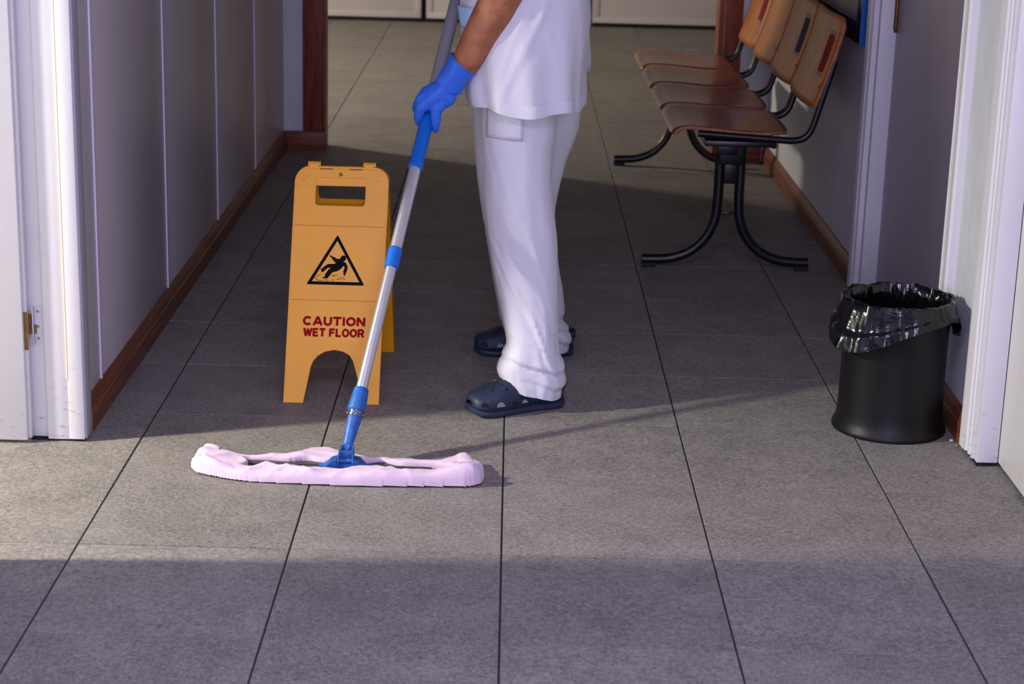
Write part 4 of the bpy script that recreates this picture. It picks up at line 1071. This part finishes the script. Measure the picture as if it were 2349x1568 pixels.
# pale blue cloth showing at the open front
bm = bmesh.new(); V_ = []
for j in range(5):
    row = []
    for i in range(5):
        z = 0.990 + 0.052 * j / 4; wdt = 0.010 + 0.022 * j / 4
        th = math.radians(180 + 34 + (i - 2) * wdt * 260); a_, b_, ry = interp(tun, z); e = 2.35
        c, s = math.cos(th), math.sin(th)
        row.append(bm.verts.new(((a_ + b_) / 2 + ((b_ - a_) / 2 + 0.009) * math.copysign(abs(c) ** (2 / e), c), 0.757 + (ry + 0.009) * math.copysign(abs(s) ** (2 / e), s), z)))
    V_.append(row)
for j in range(4):
    for i in range(4): bm.faces.new((V_[j][i], V_[j][i + 1], V_[j + 1][i + 1], V_[j + 1][i]))
sc_ = obj('blue_pocket_cloth', bm, M['blue_cloth'], tu); s = sc_.modifiers.new('thick', 'SOLIDIFY'); s.thickness = 0.003
# back vent flap
bm = bmesh.new(); V_ = []
for j in range(7):
    t = j / 6; z = 0.858 + 0.13 * t
    V_.append([bm.verts.new((0.176 + 0.004 * t, 0.80, z + 0.004)), bm.verts.new((0.192, 0.83, z)), bm.verts.new((0.207 - 0.006 * t + 0.002 * math.sin(j), 0.87, z)), bm.verts.new((0.192, 0.93, z + 0.004))])
for j in range(6):
    for i in range(3): bm.faces.new((V_[j][i], V_[j][i + 1], V_[j + 1][i + 1], V_[j + 1][i]))
fl_ = obj('back_flap', bm, M['white_cloth'], tu); s = fl_.modifiers.new('thick', 'SOLIDIFY'); s.thickness = 0.003

# gloves -----------------------------------------------------------------
H = {'wrist': (-0.134, 0.595, 0.882), 'palmA': (-0.152, 0.605, 0.852), 'palmB': (-0.185, 0.610, 0.823), 'palmC': (-0.210, 0.612, 0.807), 'mcp1': (-0.234, 0.617, 0.786), 'mcp2': (-0.234, 0.625, 0.805), 'mcp3': (-0.224, 0.632, 0.822), 'mcp4': (-0.207, 0.638, 0.832),
     'i1': (-0.241, 0.632, 0.759), 'i2': (-0.236, 0.658, 0.737), 'i3': (-0.214, 0.676, 0.733), 'm1': (-0.246, 0.645, 0.781), 'm2': (-0.238, 0.675, 0.766), 'm3': (-0.212, 0.690, 0.762), 'r1': (-0.236, 0.655, 0.803), 'r2': (-0.227, 0.688, 0.788), 'r3': (-0.203, 0.700, 0.785), 'p1': (-0.221, 0.660, 0.820), 'p2': (-0.213, 0.692, 0.808), 'p3': (-0.192, 0.702, 0.808),
     't0': (-0.165, 0.608, 0.818), 't1': (-0.193, 0.612, 0.783), 't2': (-0.196, 0.619, 0.748), 't3': (-0.197, 0.629, 0.726)}
bm = bmesh.new()
# cuff and wrist
ax = (Vector(H['palmA']) - Vector((-0.122, 0.595, 0.902))).normalized()
c0 = Vector((-0.1345, 0.5965, 0.893))
sa = Vector((0, 1, 0)); sa = (sa - ax * sa.dot(ax)).normalized(); sb = ax.cross(sa)
rings = []
for t, ra, rb in ((-0.010, 0.041, 0.0405), (0.004, 0.0385, 0.0385), (0.022, 0.0350, 0.0360), (0.042, 0.030, 0.037), (0.062, 0.027, 0.038)):
    rings.append([c0 + ax * (t + 0.006 * math.sin(2 * PI * k / 32 + 0.6) * max(0, 1 - t * 40)) + sa * ra * math.cos(2 * PI * k / 32) + sb * rb * math.sin(2 * PI * k / 32) for k in range(32)])
loft(bm, rings, True, True, True)
for a_, b_, r0, r1 in (('palmA', 'mcp1', 0.029, 0.0165), ('palmA', 'mcp2', 0.029, 0.0165), ('palmA', 'mcp3', 0.027, 0.0155), ('palmA', 'mcp4', 0.026, 0.0145), ('palmA', 'palmC', 0.029, 0.020)):
    capsule_chain(bm, [H[a_], H[b_]], [r0, r1])
capsule_chain(bm, [H['palmB'], H['t0'], (-0.168, 0.612, 0.808)], [0.024, 0.022, 0.020])
hand = bm
def finger(names, rad): capsule_chain(hand, [H[n_] for n_ in names], rad)
finger(('mcp1', 'i1', 'i2', 'i3'), [0.0150, 0.0132, 0.0115, 0.0098])
finger(('mcp2', 'm1', 'm2', 'm3'), [0.0150, 0.0135, 0.0115, 0.0098])
finger(('mcp3', 'r1', 'r2', 'r3'), [0.0140, 0.0125, 0.0108, 0.0092])
finger(('mcp4', 'p1', 'p2', 'p3'), [0.0125, 0.0112, 0.0098, 0.0085])
finger(('t0', 't1', 't2', 't3'), [0.0200, 0.0160, 0.0125, 0.0092])
gl = obj('glove', hand, M['glove'], person); fuse(gl, 0.0028, 12)
bm = bmesh.new()
for d_ in ((0.0, 0.044, 0.0425),):
    R_ = []
    for t, q in ((-0.0115, 0.0), (-0.0135, 0.0012), (-0.0115, 0.0024), (-0.0085, 0.0012), (-0.0115, 0.0)):
        R_.append([c0 + ax * (t + 0.006 * math.sin(2 * PI * k / 32 + 0.6)) + sa * (0.0402 + q) * math.cos(2 * PI * k / 32) + sb * (0.0398 + q) * math.sin(2 * PI * k / 32) for k in range(32)])
    loft(bm, R_)
obj('cuff_bead', bm, M['glove'], gl)
# far glove, higher up on the pole (above the picture)
bm = bmesh.new()
KN = Vector((-0.112, 1.012, 1.195))
capsule_chain(bm, [(-0.070, 1.040, 1.20), tuple(KN)], [0.036, 0.030])
side = Vector((1, 0, 0)).cross(HD).normalized(); ox = Vector((1, 0, 0))
for q in range(4):
    cc = HP(1.448 + 0.021 * q); P = []
    for k in range(6):
        th = math.radians(60 + 46 * k); P.append(cc + (ox * math.cos(th) + side * math.sin(th)) * 0.027)
    capsule_chain(bm, [KN.lerp(P[0], 0.5)] + P, [0.012, 0.0105, 0.009])
capsule_chain(bm, [tuple(KN), HP(1.49) + ox * 0.03, HP(1.52) + ox * 0.024 - side * 0.012], [0.016, 0.013, 0.010])
g2 = obj('glove', bm, M['glove'], person); fuse(g2, 0.0032, 4)

# clogs --------------------------------------------------------------------
def clog(heel, toe, name='clog'):
    heel = Vector(heel); toe = Vector(toe); ln = (toe - heel).length; fx = (toe - heel).normalized(); fy = Vector((-fx.y, fx.x, 0))
    def P(s, w_, z): return heel + fx * (s * ln) + fy * w_ + Vector((0, 0, z))
    half = [(0.0, 0.020), (0.03, 0.032), (0.10, 0.038), (0.30, 0.037), (0.45, 0.040), (0.60, 0.048), (0.75, 0.053), (0.86, 0.051), (0.94, 0.045), (0.985, 0.030), (1.0, 0.014)]
    bm = bmesh.new()        # sole
    n_ = 26; rows = []
    for z, g, lift in ((0.0, -0.004, 1), (0.004, 0.0, 1), (0.010, 0.001, 0.8), (0.016, -0.001, 0.6), (0.024, 0.002, 0.4)):
        ring = []
        for k in range(n_ + 1):
            s_ = k / n_; w_ = interp(half, s_)[0] + g; ring.append(P(s_, w_, z + lift * 0.012 * max(0, (s_ - 0.80) / 0.2) ** 2))
        for k in range(n_ - 1, 0, -1):
            s_ = k / n_; w_ = interp(half, s_)[0] + g; ring.append(P(s_, -w_, z + lift * 0.012 * max(0, (s_ - 0.80) / 0.2) ** 2))
        rows.append(ring)
    loft(bm, rows, True, True, True)
    so = obj(name, bm, M['clog'], person, angle=35)
    # upper: arched toe box from mid foot to toe, lower collar round the heel
    bm = bmesh.new(); top = [(0.0, 0.055), (0.10, 0.058), (0.30, 0.060), (0.42, 0.078), (0.50, 0.092), (0.60, 0.090), (0.72, 0.080), (0.84, 0.067), (0.93, 0.056), (0.98, 0.044), (1.0, 0.030)]
    na_ = 22; rings = []; m_ = 30
    for k in range(m_ + 1):
        s_ = 0.40 + 0.595 * k / m_; w_ = interp(half, s_)[0] + 0.001; t_ = interp(top, s_)[0]; lift = 0.008 * max(0, (s_ - 0.80) / 0.2) ** 2
        ring = []
        for q in range(na_ + 1):
            th = PI * q / na_; c, s = math.cos(th), math.sin(th)
            ring.append(P(s_, w_ * math.copysign(abs(c) ** 0.72, c), 0.020 + lift + (t_ - 0.020) * abs(s) ** 0.80))
        rings.append(ring)
    loft(bm, rings, False)
    up = obj('upper', bm, M['clog'], so, angle=60)
    sd = up.modifiers.new('thick', 'SOLIDIFY'); sd.thickness = 0.004; sd.offset = -1
    bm = bmesh.new(); rr = []
    for t in range(25):
        a_ = PI * t / 24
        # side walls and heel counter
    pts = [(0.46, 1), (0.34, 1), (0.20, 1), (0.08, 1), (0.015, 0.8), (0.0, 0.0), (0.015, -0.8), (0.08, -1), (0.20, -1), (0.34, -1), (0.46, -1)]
    lo_, hi_ = [], []
    for s_, q in pts:
        w_ = interp(half, s_)[0] * q; h_ = interp([(0, 0.052), (0.15, 0.050), (0.30, 0.046), (0.46, 0.060)], s_)[0]
        lo_.append(P(s_, w_, 0.020)); hi_.append(P(s_, w_ * 0.97, h_))
    V0 = [bm.verts.new(p) for p in lo_]; V1 = [bm.verts.new(p) for p in hi_]
    for k in range(len(pts) - 1): bm.faces.new((V0[k], V0[k + 1], V1[k + 1], V1[k]))
    ct = obj('heel_counter', bm, M['clog'], so); sd = ct.modifiers.new('thick', 'SOLIDIFY'); sd.thickness = 0.006; sd.offset = -1
    # heel strap
    bm = bmesh.new(); C_ = [P(0.44, 0.042, 0.060), P(0.30, 0.042, 0.058), P(0.12, 0.041, 0.060), P(0.0, 0.024, 0.062), P(-0.02, 0.0, 0.062), P(0.0, -0.024, 0.062), P(0.12, -0.041, 0.060), P(0.30, -0.042, 0.058), P(0.44, -0.042, 0.060)]
    C_ = catmull(C_, 4)
    A0 = [bm.verts.new(c + Vector((0, 0, -0.009))) for c in C_]; A1 = [bm.verts.new(c + Vector((0, 0, 0.009))) for c in C_]
    for k in range(len(C_) - 1): bm.faces.new((A0[k], A0[k + 1], A1[k + 1], A1[k]))
    st = obj('heel_strap', bm, M['clog'], so); sd = st.modifiers.new('thick', 'SOLIDIFY'); sd.thickness = 0.004
    # ventilation holes set into the toe box
    def on_top(s_, v):           # v in -1..1 across
        w_ = interp(half, s_)[0] + 0.001; t_ = interp(top, s_)[0]; lift = 0.008 * max(0, (s_ - 0.80) / 0.2) ** 2
        c = max(-0.985, min(0.985, v)); th = math.acos(math.copysign(abs(c) ** (1 / 0.72), c)); s = math.sin(th)
        return P(s_, w_ * v, 0.020 + lift + (t_ - 0.020) * abs(s) ** 0.80)
    holes = [(0.52, -0.35), (0.52, 0.35), (0.56, 0.0), (0.60, -0.52), (0.60, 0.52), (0.63, -0.2), (0.63, 0.22), (0.69, -0.42), (0.69, 0.42), (0.71, 0.0), (0.76, -0.22), (0.76, 0.22), (0.79, -0.5), (0.79, 0.5), (0.82, 0.0), (0.66, -0.75), (0.66, 0.75)]
    for k, (s_, v) in enumerate(holes):
        p0 = on_top(s_, v); e1 = (on_top(s_ + 0.012, v) - p0).normalized(); e2 = (on_top(s_, min(0.98, v + 0.06)) - p0).normalized(); nn = e1.cross(e2).normalized()
        if nn.z < 0: nn = -nn
        bm = bmesh.new(); rad = 0.0048
        ring = [p0 + nn * 0.0004 + (e1 * math.cos(2 * PI * q / 14) + e2 * math.sin(2 * PI * q / 14)) * rad for q in range(14)]
        ring2 = [p0 - nn * 0.003 + (e1 * math.cos(2 * PI * q / 14) + e2 * math.sin(2 * PI * q / 14)) * rad for q in range(14)]
        loft(bm, [ring2, ring], True, True, True)
        obj('vent_hole', bm, M['sock'] if k in (0, 3, 7, 15) else M['hole'], up)
    for s_, v in ((0.90, 1), (0.74, 1), (0.58, 1), (0.90, -1), (0.74, -1), (0.58, -1), (0.46, -1), (0.46, 1)):      # big side vents just above the sole
        w_ = interp(half, s_)[0] + 0.001
        p0 = P(s_, v * w_ * 0.992, 0.030 + 0.008 * max(0, (s_ - 0.8) / 0.2) ** 2); p1 = P(s_ + 0.02, v * (interp(half, s_ + 0.02)[0] + 0.001) * 0.992, 0.030 + 0.008 * max(0, (s_ - 0.78) / 0.2) ** 2)
        e1 = (p1 - p0).normalized(); nn = (fy * v); nn = (nn - e1 * nn.dot(e1)).normalized()
        bm = bmesh.new(); ring = []; ring2 = []
        for q in range(13):
            th = PI * q / 12; c = p0 + e1 * 0.0110 * math.cos(th) + Vector((0, 0, 0.0125 * math.sin(th)))
            inn = 0.10 * 0.0105 * math.sin(th)
            ring.append(c + nn * 0.0008 - nn * inn * 1.6); ring2.append(c - nn * 0.004)
        loft(bm, [ring2, ring], True, True, True)
        obj('side_vent', bm, M['sock'] if (s_, v) in ((0.74, 1), (0.46, 1)) else M['hole'], up)
    return so
clog((0.150, 0.615, 0.0), (-0.095, 0.500, 0.0))
clog((0.196, 1.112, 0.0), (-0.094, 1.095, 0.0))
